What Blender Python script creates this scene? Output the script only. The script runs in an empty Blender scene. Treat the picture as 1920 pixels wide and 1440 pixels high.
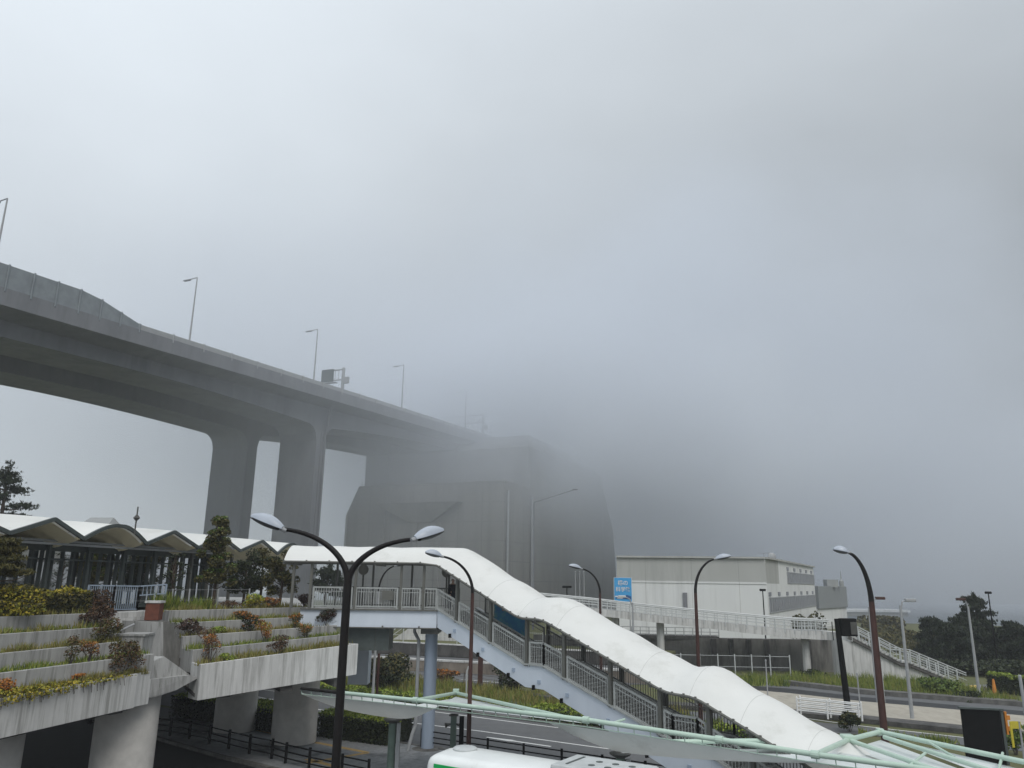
import bpy, bmesh, math, random
from mathutils import Vector, Matrix
rnd = random.Random(11)
C = bpy.context.scene.collection
pi = math.pi
# ------------------------------------------------------------------ camera model
FPX, EYE = 1442.0, 8.6
RC = Matrix.Rotation(pi/2+math.radians(14.4), 3, 'X') @ Matrix.Rotation(math.radians(0.87), 3, 'Z')
EYEV = Vector((0, 0, EYE))
def ray(px, py): return RC @ Vector(((px-960)/FPX, -(py-720)/FPX, -1.0))
def PY(px, py, Y):
    d = ray(px, py); return EYEV + d*(Y/d.y)
def PZ(px, py, z=0.0):
    d = ray(px, py); return EYEV + d*((z-EYE)/d.z)
ET, EN = Vector((0.84, -0.5426, 0)), Vector((0.5426, 0.84, 0))     # along and across the main road
def PN(px, py, n):
    d = ray(px, py); return EYEV + d*(n/d.dot(EN))
def TN(t, n, z=0.0): return ET*t + EN*n + Vector((0, 0, z))
# ------------------------------------------------------------------ mesh helpers
class MB:
    def __init__(s): s.v = []; s.f = []; s.uv = None
    def add(s, vs, fs):
        o = len(s.v); s.v += [tuple(p) for p in vs]; s.f += [tuple(i+o for i in f) for f in fs]; return s
    def quad(s, a, b, c, d): return s.add([a, b, c, d], [(0, 1, 2, 3)])
    def box(s, c, size, ax=None, ay=None, az=None):
        c = Vector(c); ax = Vector(ax or (1, 0, 0)).normalized(); az = Vector(az or (0, 0, 1)).normalized()
        ay = Vector(ay).normalized() if ay else az.cross(ax).normalized()
        x, y, z = ax*size[0]/2, ay*size[1]/2, az*size[2]/2
        vs = [c+x*i+y*j+z*k for k in (-1, 1) for j in (-1, 1) for i in (-1, 1)]
        return s.add(vs, [(0, 2, 3, 1), (4, 5, 7, 6), (0, 1, 5, 4), (2, 6, 7, 3), (0, 4, 6, 2), (1, 3, 7, 5)])
    def bar(s, a, b, w, h, up=(0, 0, 1)):
        a, b = Vector(a), Vector(b); d = b-a
        if d.length < 1e-6: return s
        ax = d.normalized(); up = Vector(up)
        ay = up.cross(ax)
        if ay.length < 1e-4: ay = Vector((1, 0, 0))
        ay.normalize(); az = ax.cross(ay)
        return s.box((a+b)/2, (d.length, w, h), ax, ay, az)
    def tube(s, pts, r, n=8, cap=True):
        pts = [Vector(p) for p in pts]; m = len(pts)
        rs = r if isinstance(r, (list, tuple)) else [r]*m
        vs = []; prev = None
        for i, p in enumerate(pts):
            d = (pts[min(i+1, m-1)]-pts[max(i-1, 0)]).normalized()
            if prev is None:
                up = Vector((0, 0, 1)) if abs(d.z) < .95 else Vector((1, 0, 0))
                a = up.cross(d).normalized()
            else:
                a = (prev-d*prev.dot(d)).normalized()
            prev = a; b = d.cross(a)
            for k in range(n):
                t = 2*pi*k/n; vs.append(p+(a*math.cos(t)+b*math.sin(t))*rs[i])
        fs = [(i*n+k, i*n+(k+1) % n, (i+1)*n+(k+1) % n, (i+1)*n+k) for i in range(m-1) for k in range(n)]
        if cap: fs += [tuple(range(n-1, -1, -1)), tuple(range((m-1)*n, m*n))]
        return s.add(vs, fs)
    def prism(s, poly, off):            # planar polygon swept by a vector
        poly = [Vector(p) for p in poly]; off = Vector(off); n = len(poly)
        return s.add(poly+[p+off for p in poly], [tuple(range(n-1, -1, -1)), tuple(range(n, 2*n))]+[(i, (i+1) % n, n+(i+1) % n, n+i) for i in range(n)])
    def slab(s, pts, z0, z1):           # plan polygon between two heights
        return s.prism([(p[0], p[1], z0) for p in pts], (0, 0, z1-z0))
    def loft(s, secs, close=False, cap=False):
        n = len(secs[0]); vs = [p for sec in secs for p in sec]; m = len(secs); fs = []
        for i in range(m-1):
            for k in range(n if close else n-1):
                fs.append((i*n+k, i*n+(k+1) % n, (i+1)*n+(k+1) % n, (i+1)*n+k))
        if cap: fs += [tuple(range(n-1, -1, -1)), tuple(range((m-1)*n, m*n))]
        return s.add(vs, fs)
    def lathe(s, c, prof, n=16, axis=(0, 0, 1)):
        c = Vector(c); az = Vector(axis).normalized(); ax = (Vector((1, 0, 0)) if abs(az.x) < .9 else Vector((0, 1, 0))); ay = az.cross(ax).normalized(); ax = ay.cross(az)
        secs = [[c+az*h+(ax*math.cos(2*pi*k/n)+ay*math.sin(2*pi*k/n))*r for k in range(n)] for r, h in prof]
        return s.loft(secs, True, True)
    def leaf(s, p, size, r, asp=1.6, flat=0.0):
        d = Vector((r.gauss(0, 1), r.gauss(0, 1), r.gauss(0, 1)*(1-flat))).normalized()
        e = d.cross(Vector((r.gauss(0, 1), r.gauss(0, 1), r.gauss(0, 1)))).normalized()
        a = d*size*asp/2; b = e*size/2
        return s.add([p-a, p-a*.1+b, p+a, p-a*.1-b], [(0, 1, 2, 3)])
    def build(s, name, mat, parent=None, smooth=False, bevel=0.0, solid=0.0):
        o3 = Vector((0, 0, 0))
        if parent: o3 = parent['_w'] if '_w' in parent else (0, 0, 0); o3 = Vector(o3)
        me = bpy.data.meshes.new(name)
        me.from_pydata([tuple(Vector(p)-o3) for p in s.v], [], s.f)
        if mat: me.materials.append(M[mat] if isinstance(mat, str) else mat)
        bm = bmesh.new(); bm.from_mesh(me)
        if smooth != 'leaf':
            bmesh.ops.recalc_face_normals(bm, faces=bm.faces)
        bm.to_mesh(me); bm.free()
        if smooth is True:
            me.polygons.foreach_set('use_smooth', [True]*len(me.polygons))
            try: me.set_sharp_from_angle(angle=math.radians(50))
            except Exception: pass
        o = bpy.data.objects.new(name, me); C.objects.link(o)
        if parent:
            o.parent = parent; o['_w'] = tuple(o3)
        if solid:
            md = o.modifiers.new('solid', 'SOLIDIFY'); md.thickness = solid; md.offset = 0
        if bevel:
            md = o.modifiers.new('bev', 'BEVEL'); md.width = bevel; md.segments = 2; md.limit_method = 'ANGLE'
        return o
def tag(o, label, cat, group=None, kind=None):
    o['label'] = label; o['category'] = cat
    if group: o['group'] = group
    if kind: o['kind'] = kind
    return o
def thing(name, label, cat, loc=(0, 0, 0), group=None):
    o = bpy.data.objects.new(name, None); C.objects.link(o); o.empty_display_size = .2
    o.location = loc; o['_w'] = tuple(loc)
    return tag(o, label, cat, group)
def struct(name, mb, mat, label=None, cat=None, **k):
    o = mb.build(name, mat, **k); o['kind'] = 'structure'
    o['label'] = label or name.replace('_', ' '); o['category'] = cat or name.split('_')[-1]
    return o
# ------------------------------------------------------------------ materials
M = {}
def mat(name, c1, c2=None, scale=3.0, rough=.8, stretch=(1, 1, 1), detail=6, bump=0.0, lo=.35, hi=.65, metal=0.0, spec=.4, c3=None, s3=.4, lo3=.55, hi3=.75, st3=(1, 1, 1)):
    m = bpy.data.materials.new(name); m.use_nodes = True; nt = m.node_tree; N = nt.nodes; L = nt.links
    b = N['Principled BSDF']; b.inputs['Roughness'].default_value = rough; b.inputs['Metallic'].default_value = metal
    b.inputs['Specular IOR Level'].default_value = spec
    c4 = lambda c: (c[0], c[1], c[2], 1)
    if c2 is None: c2 = tuple(x*.85 for x in c1)
    tc = N.new('ShaderNodeTexCoord'); mp = N.new('ShaderNodeMapping'); mp.inputs['Scale'].default_value = stretch
    L.new(tc.outputs['Object'], mp.inputs['Vector'])
    nz = N.new('ShaderNodeTexNoise'); nz.inputs['Scale'].default_value = scale; nz.inputs['Detail'].default_value = detail; nz.inputs['Roughness'].default_value = .65
    L.new(mp.outputs[0], nz.inputs['Vector'])
    cr = N.new('ShaderNodeValToRGB'); cr.color_ramp.elements[0].position = lo; cr.color_ramp.elements[1].position = hi
    cr.color_ramp.elements[0].color = c4(c1); cr.color_ramp.elements[1].color = c4(c2)
    L.new(nz.outputs['Fac'], cr.inputs['Fac']); out = cr.outputs['Color']
    if c3:
        mp3 = N.new('ShaderNodeMapping'); mp3.inputs['Scale'].default_value = st3; mp3.inputs['Location'].default_value = (3.1, 7.7, 1.3); L.new(tc.outputs['Object'], mp3.inputs['Vector'])
        n3 = N.new('ShaderNodeTexNoise'); n3.inputs['Scale'].default_value = s3; n3.inputs['Detail'].default_value = 8; n3.inputs['Roughness'].default_value = .7; L.new(mp3.outputs[0], n3.inputs['Vector'])
        mr = N.new('ShaderNodeMapRange'); mr.inputs['From Min'].default_value = lo3; mr.inputs['From Max'].default_value = hi3; L.new(n3.outputs['Fac'], mr.inputs['Value'])
        mx = N.new('ShaderNodeMix'); mx.data_type = 'RGBA'; L.new(mr.outputs[0], mx.inputs['Factor']); L.new(out, mx.inputs['A']); mx.inputs['B'].default_value = c4(c3); out = mx.outputs['Result']
    L.new(out, b.inputs['Base Color'])
    if bump:
        bp = N.new('ShaderNodeBump'); bp.inputs['Strength'].default_value = bump; bp.inputs['Distance'].default_value = .02; L.new(nz.outputs['Fac'], bp.inputs['Height']); L.new(bp.outputs[0], b.inputs['Normal'])
    M[name] = m; return m
def leafmat(name, cols, rough=.6):
    m = bpy.data.materials.new(name); m.use_nodes = True; nt = m.node_tree; N = nt.nodes; L = nt.links
    b = N['Principled BSDF']; b.inputs['Roughness'].default_value = rough; b.inputs['Specular IOR Level'].default_value = .25
    g = N.new('ShaderNodeNewGeometry'); cr = N.new('ShaderNodeValToRGB')
    e = cr.color_ramp.elements
    while len(e) < len(cols): e.new(.5)
    for i, c in enumerate(cols):
        e[i].position = i/(len(cols)-1); e[i].color = (*c, 1)
    L.new(g.outputs['Random Per Island'], cr.inputs['Fac']); L.new(cr.outputs[0], b.inputs['Base Color'])
    M[name] = m; return m
def panelmat(name, c1, c2, line, w, h, ax, ay, mortar=.02, rough=.85, streak=None):
    """painted or concrete panels with joints: joints follow ax.x along the wall and z up"""
    m = mat(name, c1, c2, scale=.25, rough=rough, stretch=(1, 1, .25), c3=tuple(x*.62 for x in c1), s3=.35, lo3=.5, hi3=.8, st3=(1, 1, .07))
    nt = m.node_tree; N = nt.nodes; L = nt.links; b = N['Principled BSDF']
    src = b.inputs['Base Color'].links[0].from_socket
    tc = N.new('ShaderNodeTexCoord'); sp = N.new('ShaderNodeSeparateXYZ'); L.new(tc.outputs['Object'], sp.inputs[0])
    def joint(sock_expr, period):
        d = N.new('ShaderNodeMath'); d.operation = 'DIVIDE'; L.new(sock_expr, d.inputs[0]); d.inputs[1].default_value = period
        f = N.new('ShaderNodeMath'); f.operation = 'FRACT'; L.new(d.outputs[0], f.inputs[0])
        l = N.new('ShaderNodeMath'); l.operation = 'LESS_THAN'; L.new(f.outputs[0], l.inputs[0]); l.inputs[1].default_value = mortar
        return l.outputs[0]
    a1 = N.new('ShaderNodeMath'); a1.operation = 'MULTIPLY'; L.new(sp.outputs['X'], a1.inputs[0]); a1.inputs[1].default_value = ax
    a2 = N.new('ShaderNodeMath'); a2.operation = 'MULTIPLY_ADD'; L.new(sp.outputs['Y'], a2.inputs[0]); a2.inputs[1].default_value = ay; L.new(a1.outputs[0], a2.inputs[2])
    j1 = joint(a2.outputs[0], w); j2 = joint(sp.outputs['Z'], h)
    mxm = N.new('ShaderNodeMath'); mxm.operation = 'MAXIMUM'; L.new(j1, mxm.inputs[0]); L.new(j2, mxm.inputs[1])
    mx = N.new('ShaderNodeMix'); mx.data_type = 'RGBA'; L.new(mxm.outputs[0], mx.inputs['Factor']); L.new(src, mx.inputs['A']); mx.inputs['B'].default_value = (*line, 1)
    L.new(mx.outputs['Result'], b.inputs['Base Color'])
    return m
mat('concrete', (.38, .38, .37), (.29, .29, .285), 1.6, .9, (1, 1, .25), bump=.3, c3=(.10, .098, .088), s3=1.9, lo3=.48, hi3=.74, st3=(2.6, 2.6, .13))
mat('concrete_pale', (.58, .58, .57), (.47, .47, .46), 1.3, .9, (1, 1, .4), bump=.3, c3=(.20, .198, .185), s3=1.6, lo3=.48, hi3=.72, st3=(2.4, 2.4, .12))
mat('concrete_column', (.58, .56, .53), (.49, .475, .45), 2.0, .9, bump=.2)
mat('concrete_bridge', (.19, .198, .215), (.155, .162, .178), .3, .9, (1, 1, .3), c3=(.13, .136, .15), s3=.4, lo3=.5, hi3=.75, st3=(1, 1, .15))
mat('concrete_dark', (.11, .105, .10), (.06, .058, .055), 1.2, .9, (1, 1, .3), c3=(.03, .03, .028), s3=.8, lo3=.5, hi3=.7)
mat('concrete_brown', (.26, .225, .19), (.17, .145, .12), .8, .9, (1, 1, .4), c3=(.06, .055, .05), s3=.7, lo3=.5, hi3=.7, st3=(1, 1, .35))
mat('asphalt', (.125, .127, .13), (.10, .102, .105), 1.2, .75, detail=8, bump=.1, c3=(.09, .09, .09), s3=.12, lo3=.5, hi3=.75)
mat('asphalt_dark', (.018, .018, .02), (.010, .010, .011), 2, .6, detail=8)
mat('paving', (.26, .27, .28), (.17, .178, .185), 5, .7, detail=8, c3=(.07, .075, .08), s3=.5, lo3=.5, hi3=.65)
mat('paving_beige', (.40, .37, .31), (.33, .30, .25), 2.5, .85, (1, .3, 1), c3=(.22, .2, .17), s3=.5)
mat('wall_shaded_stained', (.19, .185, .175), (.13, .128, .12), 1.2, .9, (1, 1, .3), c3=(.05, .05, .045), s3=.8, lo3=.5, hi3=.7, st3=(1.2, 1.2, .2))  # base tone darkened to hold the shade under the ramp deck; streaks are stains
mat('kerb', (.16, .155, .145), (.08, .078, .072), 1.5, .9, c3=(.04, .04, .036), s3=.8)
mat('line', (.72, .72, .70), (.5, .5, .49), 6, .7, lo=.5, hi=.75)
mat('tactile', (.50, .34, .13), (.38, .25, .10), 5, .8)
mat('tactile_bright', (.75, .52, .12), (.6, .42, .1), 5, .8)
mat('sea', (.12, .14, .155), (.10, .12, .135), .3, .4)
mat('soil', (.10, .085, .055), (.055, .05, .035), 5, .95, c3=(.13, .14, .05), s3=2)
mat('grass_ground', (.085, .105, .035), (.12, .11, .05), 1.2, .95, c3=(.045, .05, .025), s3=.6)
mat('steel_blue', (.60, .65, .72), (.54, .59, .66), .8, .45, (1, 1, .5), c3=(.40, .40, .40), s3=.9, lo3=.62, hi3=.8, st3=(1.5, 1.5, .2))
mat('column_blue', (.36, .43, .53), (.31, .37, .46), 1.2, .45, (1, 1, .2))
mat('steel_dark', (.085, .085, .08), (.06, .06, .055), 2, .55)
mat('post_grey', (.13, .13, .115), (.095, .096, .088), 2, .5, (1, 1, .3), c3=(.12, .08, .05), s3=2, lo3=.6, hi3=.75)
mat('rail_grey', (.38, .395, .385), (.30, .31, .305), 3, .45, c3=(.22, .19, .16), s3=3, lo3=.62, hi3=.8)
mat('rail_dark', (.12, .125, .12), (.09, .09, .088), 3, .5)
mat('rail_white', (.50, .52, .52), (.42, .44, .44), 3, .45)
mat('membrane', (.77, .77, .745), (.73, .73, .705), .8, .6, c3=(.55, .55, .51), s3=.5, lo3=.55, hi3=.8)
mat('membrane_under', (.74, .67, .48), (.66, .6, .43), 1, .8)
mat('seam', (.60, .60, .58), None, 2, .6)
mat('green_pipe', (.47, .59, .50), (.41, .53, .45), 1.5, .4, c3=(.24, .34, .28), s3=2.5, lo3=.6, hi3=.8)
mat('green_dark', (.13, .18, .15), (.09, .13, .11), 1.5, .45)
mat('canopy_membrane', (.78, .82, .82), (.70, .75, .75), 1, .5, c3=(.5, .53, .52), s3=.7, lo3=.58, hi3=.8)
for k_ in ('canopy_membrane', 'membrane'):
    nt = M[k_].node_tree; pb = nt.nodes['Principled BSDF']; om = nt.nodes['Material Output']; tl = nt.nodes.new('ShaderNodeBsdfTranslucent'); ms = nt.nodes.new('ShaderNodeMixShader'); ms.inputs[0].default_value = .22 if k_ == 'canopy_membrane' else .12
    tl.inputs['Color'].default_value = (.85, .84, .78, 1); nt.links.new(pb.outputs[0], ms.inputs[1]); nt.links.new(tl.outputs[0], ms.inputs[2]); nt.links.new(ms.outputs[0], om.inputs['Surface'])
mat('bus_white', (.80, .82, .81), (.74, .76, .75), .7, .25, c3=(.55, .53, .46), s3=1.2, lo3=.6, hi3=.85)
mat('bus_green', (.01, .42, .10), None, 2, .3)
mat('black_glass', (.006, .007, .009), (.004, .004, .005), 2, .12)
mat('rubber', (.015, .015, .015), None, 3, .8)
mat('lamp_brown', (.075, .036, .030), (.05, .026, .023), 2, .5, spec=.25)
mat('lamp_black', (.014, .012, .012), (.009, .008, .008), 2, .5, spec=.2)
mat('lamp_head', (.42, .46, .52), (.36, .40, .46), 2, .35)
mat('lamp_lens', (.10, .105, .11), (.06, .062, .065), 3, .25)
mat('lamp_grey', (.34, .35, .36), (.28, .29, .30), 2, .45)
mat('black_paint', (.010, .010, .010), (.007, .007, .007), 2, .9, spec=.05)
mat('orange', (.58, .22, .03), (.46, .17, .025), 2, .5)
mat('yellow', (.55, .47, .04), (.45, .38, .04), 2, .5)
mat('brick', (.16, .055, .035), (.11, .04, .026), 4, .8)
mat('bark', (.075, .055, .04), (.045, .034, .026), 8, .95, (1, 1, .3))
mat('twig', (.10, .085, .07), (.06, .05, .045), 8, .95)
mat('skin', (.34, .22, .17), None, 3, .6)
mat('cloth_black', (.015, .016, .02), (.01, .01, .012), 5, .9)
mat('cloth_navy', (.03, .032, .045), None, 5, .9)
mat('hair', (.012, .010, .009), None, 9, .6)
mat('glass_dark', (.055, .075, .07), (.025, .035, .033), .5, .08, (1, 1, .3), spec=.6)
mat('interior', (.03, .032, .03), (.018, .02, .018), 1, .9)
mat('roof_grey', (.23, .26, .28), (.18, .2, .22), .8, .6)
mat('frame_grey', (.075, .09, .086), (.055, .067, .064), 2, .5)
mat('gate_blue', (.30, .36, .44), (.24, .29, .36), 2, .45)
mat('sign_blue', (.06, .34, .66), (.05, .30, .60), 2, .4)
mat('sign_sea', (.01, .05, .16), (.03, .13, .33), 4, .4)
mat('banner', (.02, .10, .24), (.03, .16, .26), 1.6, .6, c3=(.10, .25, .16), s3=1.1, lo3=.5, hi3=.66)
mat('window_grey', (.20, .205, .225), (.13, .135, .15), 2.5, .3, (3, 3, .1))
mat('far_wall', (.32, .33, .33), (.26, .27, .27), .6, .9)
mat('corrugated', (.26, .28, .29), (.20, .21, .22), 2, .6, (6, 6, .05))
mat('white_paint', (.78, .78, .77), None, 2, .5)
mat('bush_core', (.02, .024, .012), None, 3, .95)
panelmat('precast', (.225, .223, .212), (.185, .183, .175), (.14, .14, .135), 6.0, 4.3, .402-.9156, .9156+.402, .028)
panelmat('museum_white', (.68, .69, .69), (.64, .65, .65), (.47, .47, .46), 6.0, 50, 1, .25, .012)
panelmat('museum_grey', (.42, .425, .41), (.375, .38, .365), (.29, .29, .28), 6.0, 50, 1, .25, .012)
leafmat('leaf_green', [(.03, .055, .012), (.06, .10, .02), (.10, .15, .03), (.15, .19, .035)])
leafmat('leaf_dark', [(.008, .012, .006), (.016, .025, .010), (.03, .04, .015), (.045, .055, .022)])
leafmat('leaf_lime', [(.10, .15, .02), (.17, .24, .03), (.24, .30, .045), (.30, .33, .06)])
leafmat('leaf_gold', [(.10, .12, .025), (.22, .21, .03), (.33, .28, .035), (.42, .31, .04)])
leafmat('leaf_orange', [(.12, .065, .02), (.30, .11, .02), (.45, .16, .03), (.19, .14, .03)])
leafmat('leaf_russet', [(.05, .04, .025), (.10, .055, .03), (.14, .075, .04), (.07, .065, .03)])
leafmat('leaf_maroon', [(.03, .022, .018), (.055, .030, .024), (.075, .04, .03), (.04, .035, .02)])
leafmat('leaf_pine', [(.006, .010, .006), (.012, .020, .010), (.022, .032, .014), (.034, .042, .019)])
leafmat('leaf_olive', [(.03, .032, .012), (.06, .06, .02), (.09, .08, .026), (.11, .095, .03)])
leafmat('grass_blade', [(.06, .10, .02), (.12, .17, .03), (.19, .23, .04), (.27, .27, .06)])
leafmat('grass_dry', [(.13, .12, .035), (.21, .19, .05), (.26, .22, .08), (.12, .16, .03)])
HAZE = .0005
HAZEC = (.92, .95, 1.0)
NAMP = .8
SUNE = 1.4
EXPO = 0.05
SKY = dict(el=.70, base=.385, x=-.34, y=-.10, noise=.30, loc=(.3, 1.2, 0), tint=(.91, .985, 1.05))
BANKS = [((85, 320, 60), (330, 200, 190), .017, .014, "broad fog bank rolling in from the sea behind the museum and the anchorage", (.86, .895, .95)),
         ((26, 220, 50), (116, 92, 52), .050, .028, "dense low cloud wrapping the far end of the viaduct and the anchorage top", (.86, .895, .95)),
         ((-35, 175, 48), (155, 105, 68), .013, .02, "thin veil of fog around the viaduct legs", (.85, .89, .96))]
# ================================================================== HIGHWAY BRIDGE
BU, BV, BP = Vector((.402, .9156, 0)), Vector((-.9156, .402, 0)), Vector((-49.2, 112, 0))
def BS(s, lat, z): return BP + BU*s + BV*lat + Vector((0, 0, z))
def deckz(s): return 42.9 + .04*s
br = thing('highway_bridge', 'huge concrete motorway viaduct on twin wall legs, running into the fog', 'bridge', BS(38, 15, 0))
S0, S1 = -75, 150
def girder(lat0, lat1, name, dz=0):
    # profile in (s,z): soffit haunched at the twin wall pier at s=37..39.5
    leg0, leg1, R = 36.8, 39.6, 3.0
    def bot(s): return deckz(s)-5.1-dz-2.0*max(0, 1-abs(s-38)/42)**1.6
    def low(s):
        z = bot(s)
        for e, sg in ((leg0, -1), (leg1, 1)):
            x = (s-e)*sg
            if 0 <= x < R: z = min(z, bot(e+sg*R)-R+math.sqrt(max(0, R*R-(R-x)**2)))
        return 0 if leg0 < s < leg1 else z
    ss = list(range(S0, 30, 6))+[31, leg0-R]+[leg0-R+R*k/8 for k in range(1, 8)]+[leg0-1e-3, leg0+1e-3, leg1-1e-3, leg1+1e-3]+[leg1+R*k/8 for k in range(1, 9)]+list(range(45, S1+1, 7))
    secs = [[BS(s, lat0, deckz(s)-1.9), BS(s, lat1, deckz(s)-1.9), BS(s, lat1, low(s)), BS(s, lat0, low(s))] for s in ss]
    return MB().loft(secs, True, True).build(name, 'concrete_bridge', br)
girder(3.6, 12.4, 'girder_and_leg'); girder(20.6, 29.8, 'girder_and_leg', .35)
m = MB()
secs = []
for s in range(S0, S1+1, 15):
    z = deckz(s); P = [(0, z-.15), (0, z-2.3), (.4, z-2.45), (4.3, z-3.2), (13.2, z-3.2), (15, z-2.7), (19, z-2.7), (21, z-3.2), (30.6, z-3.2), (34.4, z-2.45), (34.8, z-2.3), (34.8, z-.15), (34.3, z-.15), (34.3, z-1.2), (.5, z-1.2), (.5, z-.15)]
    secs.append([BS(s, a, b) for a, b in P])
m.loft(secs, True, True); m.build('deck_slab', 'concrete_bridge', br)
m = MB()                                # metal panel barrier with a gap line under it
for s in range(-9, S1, 6):
    e = s+5.9; m.prism([BS(s, .12, deckz(s)-.42), BS(e, .12, deckz(e)-.42), BS(e, .12, deckz(e)+.62), BS(s, .12, deckz(s)+.62)], BV*.1)
    m.bar(BS(s, .05, deckz(s)-.6), BS(s, .05, deckz(s)+.72), .2, .2)
m.build('panel_barrier', 'lamp_grey', br)
m = MB()                                # tall noise barrier that slopes down
def nb(s): return deckz(s)+(2.75 if s < -17 else .62+(2.13*(-9-s)/8))
for k in range(40):
    s = -9-k*3.2; e = s-3.15
    if e < S0: break
    m.prism([BS(s, .12, deckz(s)-.42), BS(e, .12, deckz(e)-.42), BS(e, .12, nb(e)), BS(s, .12, nb(s))], BV*.12)
    m.bar(BS(s, .0, deckz(s)-.6), BS(s, .0, nb(s)+.07), .16, .2)
m.build('noise_barrier', 'roof_grey', br)
m = MB(); m.tube([BS(39.2, 3.4, 2), BS(39.2, 3.4, deckz(40)-9), BS(39.2, 3.0, deckz(40)-7), BS(39.2, 2.5, deckz(40)-3)], .22, 8); m.tube([BS(38.2, 3.5, 2), BS(38.2, 3.5, deckz(40)-8)], .14, 8); m.build('drain_pipe', 'concrete_bridge', br)
m = MB(); m.slab([BS(91, 22, 0), BS(91, 29, 0), BS(95, 29, 0), BS(95, 22, 0)], 20, deckz(91)-4.4); m.build('end_pier', 'concrete_bridge', br)
# lamps on the bridge
def bridge_lamp(s, h, label):
    z = deckz(s); b = BS(s, .25, z-.6)
    t = thing('bridge_lamp', label, 'street lamp', b, 'lamps along the motorway bridge')
    a = MB().tube([b, BS(s, .25, z+.6), BS(s, .25, z+h)], [.16, .15, .09], 8); a.build('pole', 'lamp_grey', t, smooth=True)
    top = BS(s, .25, z+h); MB().tube([top, top+BV*1.9+Vector((0, 0, -.12))], [.08, .07], 8).build('arm', 'lamp_grey', t)
    c = top+BV*2.1+Vector((0, 0, -.16)); MB().box(c, (1.3, .42, .2), BV).build('lamp_head', 'lamp_grey', t, bevel=.05)
for s, h, l in ((-29.8, 10.9, 'pale lamp above the tall noise barrier at the near end of the viaduct'),
                (0.2, 10.9, 'clearest tall lamp on the viaduct, just past the sloping end of the noise barrier'),
                (30.3, 10.6, 'lamp on the viaduct directly beside the cantilevered sign gantry with its framed board'),
                (61.6, 10.6, 'thin hazy lamp standing alone on the viaduct between the two sign gantries'),
                (93, 10.6, 'faint lamp rising behind the arm of the foggier sign gantry'),
                (124, 10.6, 'faintest lamp, almost dissolved in fog beyond the second gantry')): bridge_lamp(s, h, l)
def gantry(s, h, armlen, label, board):
    z = deckz(s); b = BS(s, .4, z-.6); t = thing('sign_gantry', label, 'sign gantry', b, 'sign gantries on the viaduct')
    MB().tube([b, BS(s, .4, z+h)], [.36, .3], 10).build('post', 'lamp_grey', t)
    m = MB()
    for dz in (-.3, -2.4): m.tube([BS(s, .4, z+h+dz), BS(s, .4+armlen, z+h+dz)], .14, 6)
    for k in range(int(armlen/.9)+1): m.tube([BS(s, .6+k*.9, z+h-.3), BS(s, .6+k*.9, z+h-2.4)], .06, 5)
    m.build('truss_arm', 'lamp_grey', t)
    if board:
        MB().box(BS(s-.3, armlen-1.2, z+h-1.4), (2.9, .15, 2.6), BV).build('sign_board', 'frame_grey', t)
        MB().box(BS(s-.5, armlen-1.5, z+h-3.0), (4.2, .9, .12), BV).build('walkway', 'lamp_grey', t)
    MB().box(BS(s, -.4, z+2.4), (1.1, .5, 1.3), BV).build('control_box', 'lamp_grey', t)
gantry(39.5, 5.0, 5.2, 'grey cantilever gantry with a framed sign board over the viaduct', True)
gantry(104, 6.2, 13, 'fog-blurred gantry with a long bare arm beyond the last clear lamp', False)
# ================================================================== ANCHORAGE
an = thing('bridge_anchorage', 'giant grey precast concrete anchorage block under the viaduct, its top lost in fog', 'anchorage', BS(110, 5, 0))
ZB = 30.6
m = MB()
m.slab([BS(s, l, 0)[:2] for s, l in ((75, -19.3), (160, -19.3), (160, 25.8), (79, 25.8), (75, 22.4))], -.5, 24.0)
m.build('lower_block', 'precast', an)
m = MB()        # sloping shoulders above, leaning end face
bot = [BS(s, l, 24.0) for s, l in ((75, -19.3), (161, -19.3), (160, 25.8), (79, 25.8), (75, 22.4))]
top = [BS(s, l, ZB) for s, l in ((75, -19.3), (156.5, -19.3), (158, 20.5), (79, 20.5), (75, 19.6))]
m.loft([bot, top], True, True); m.build('upper_block', 'precast', an)
m = MB()
bot = [BS(s, l, ZB) for s, l in ((90, -19.25), (156.4, -19.25), (158, 28), (91, 28))]
mid = [BS(s, l, 41) for s, l in ((91, -18.6), (151, -18.6), (155, 28), (92, 28))]
top = [BS(s, l, 46.5) for s, l in ((104, -13), (147.5, -13), (150, 20), (104, 20))]
m.loft([bot, mid, top], True, True); m.build('shoulder', 'precast', an)
m = MB()        # leaning buttress at the far end
m.prism([BS(160, -19.4, 0), BS(164.6, -19.4, 0), BS(164, -19.4, 8), BS(161, -19.4, 24.5), BS(156, -19.4, 31), BS(150, -19.4, 31), BS(150, -19.4, 0)], BV*40); m.build('end_buttress', 'precast', an)
m = MB()
a, b, c = BS(74.9, 13, 25.9), BS(74.9, -9, 25.9), BS(74.9, -1, 21.6); d = BS(74.9, 5, 21.6)
o = -BU*1.8
m.add([a, b, c, d, a+o*1.4, b+o*1.4, c+o*.15, d+o*.15], [(0, 1, 2, 3), (4, 7, 6, 5), (0, 4, 5, 1), (1, 5, 6, 2), (2, 6, 7, 3), (3, 7, 4, 0)])
m.build('corbel', 'precast', an)
m = MB()
for l, z0, z1 in ((12, 0, 25), (3.5, 0, 21.5), (-3, 0, 21.5)): m.box(BS(74.85, l, (z0+z1)/2), (.5, 1.1, z1-z0), BU)
m.build('pilaster', 'precast', an)
m = MB(); m.box(BS(74.8, -1.6, 24), (.5, 18, 12), BU)
for s in (75.6, 87.0): m.tube([BS(s, -19.9, 0), BS(s, -19.9, ZB-1)], .28, 8)
m = MB()
for s in (76.2, 90.5): m.tube([BS(s, -19.8, 0), BS(s, -19.8, ZB-2)], .26, 8)
m.build('drain_pipe', 'lamp_grey', an)
m = MB()
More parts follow.
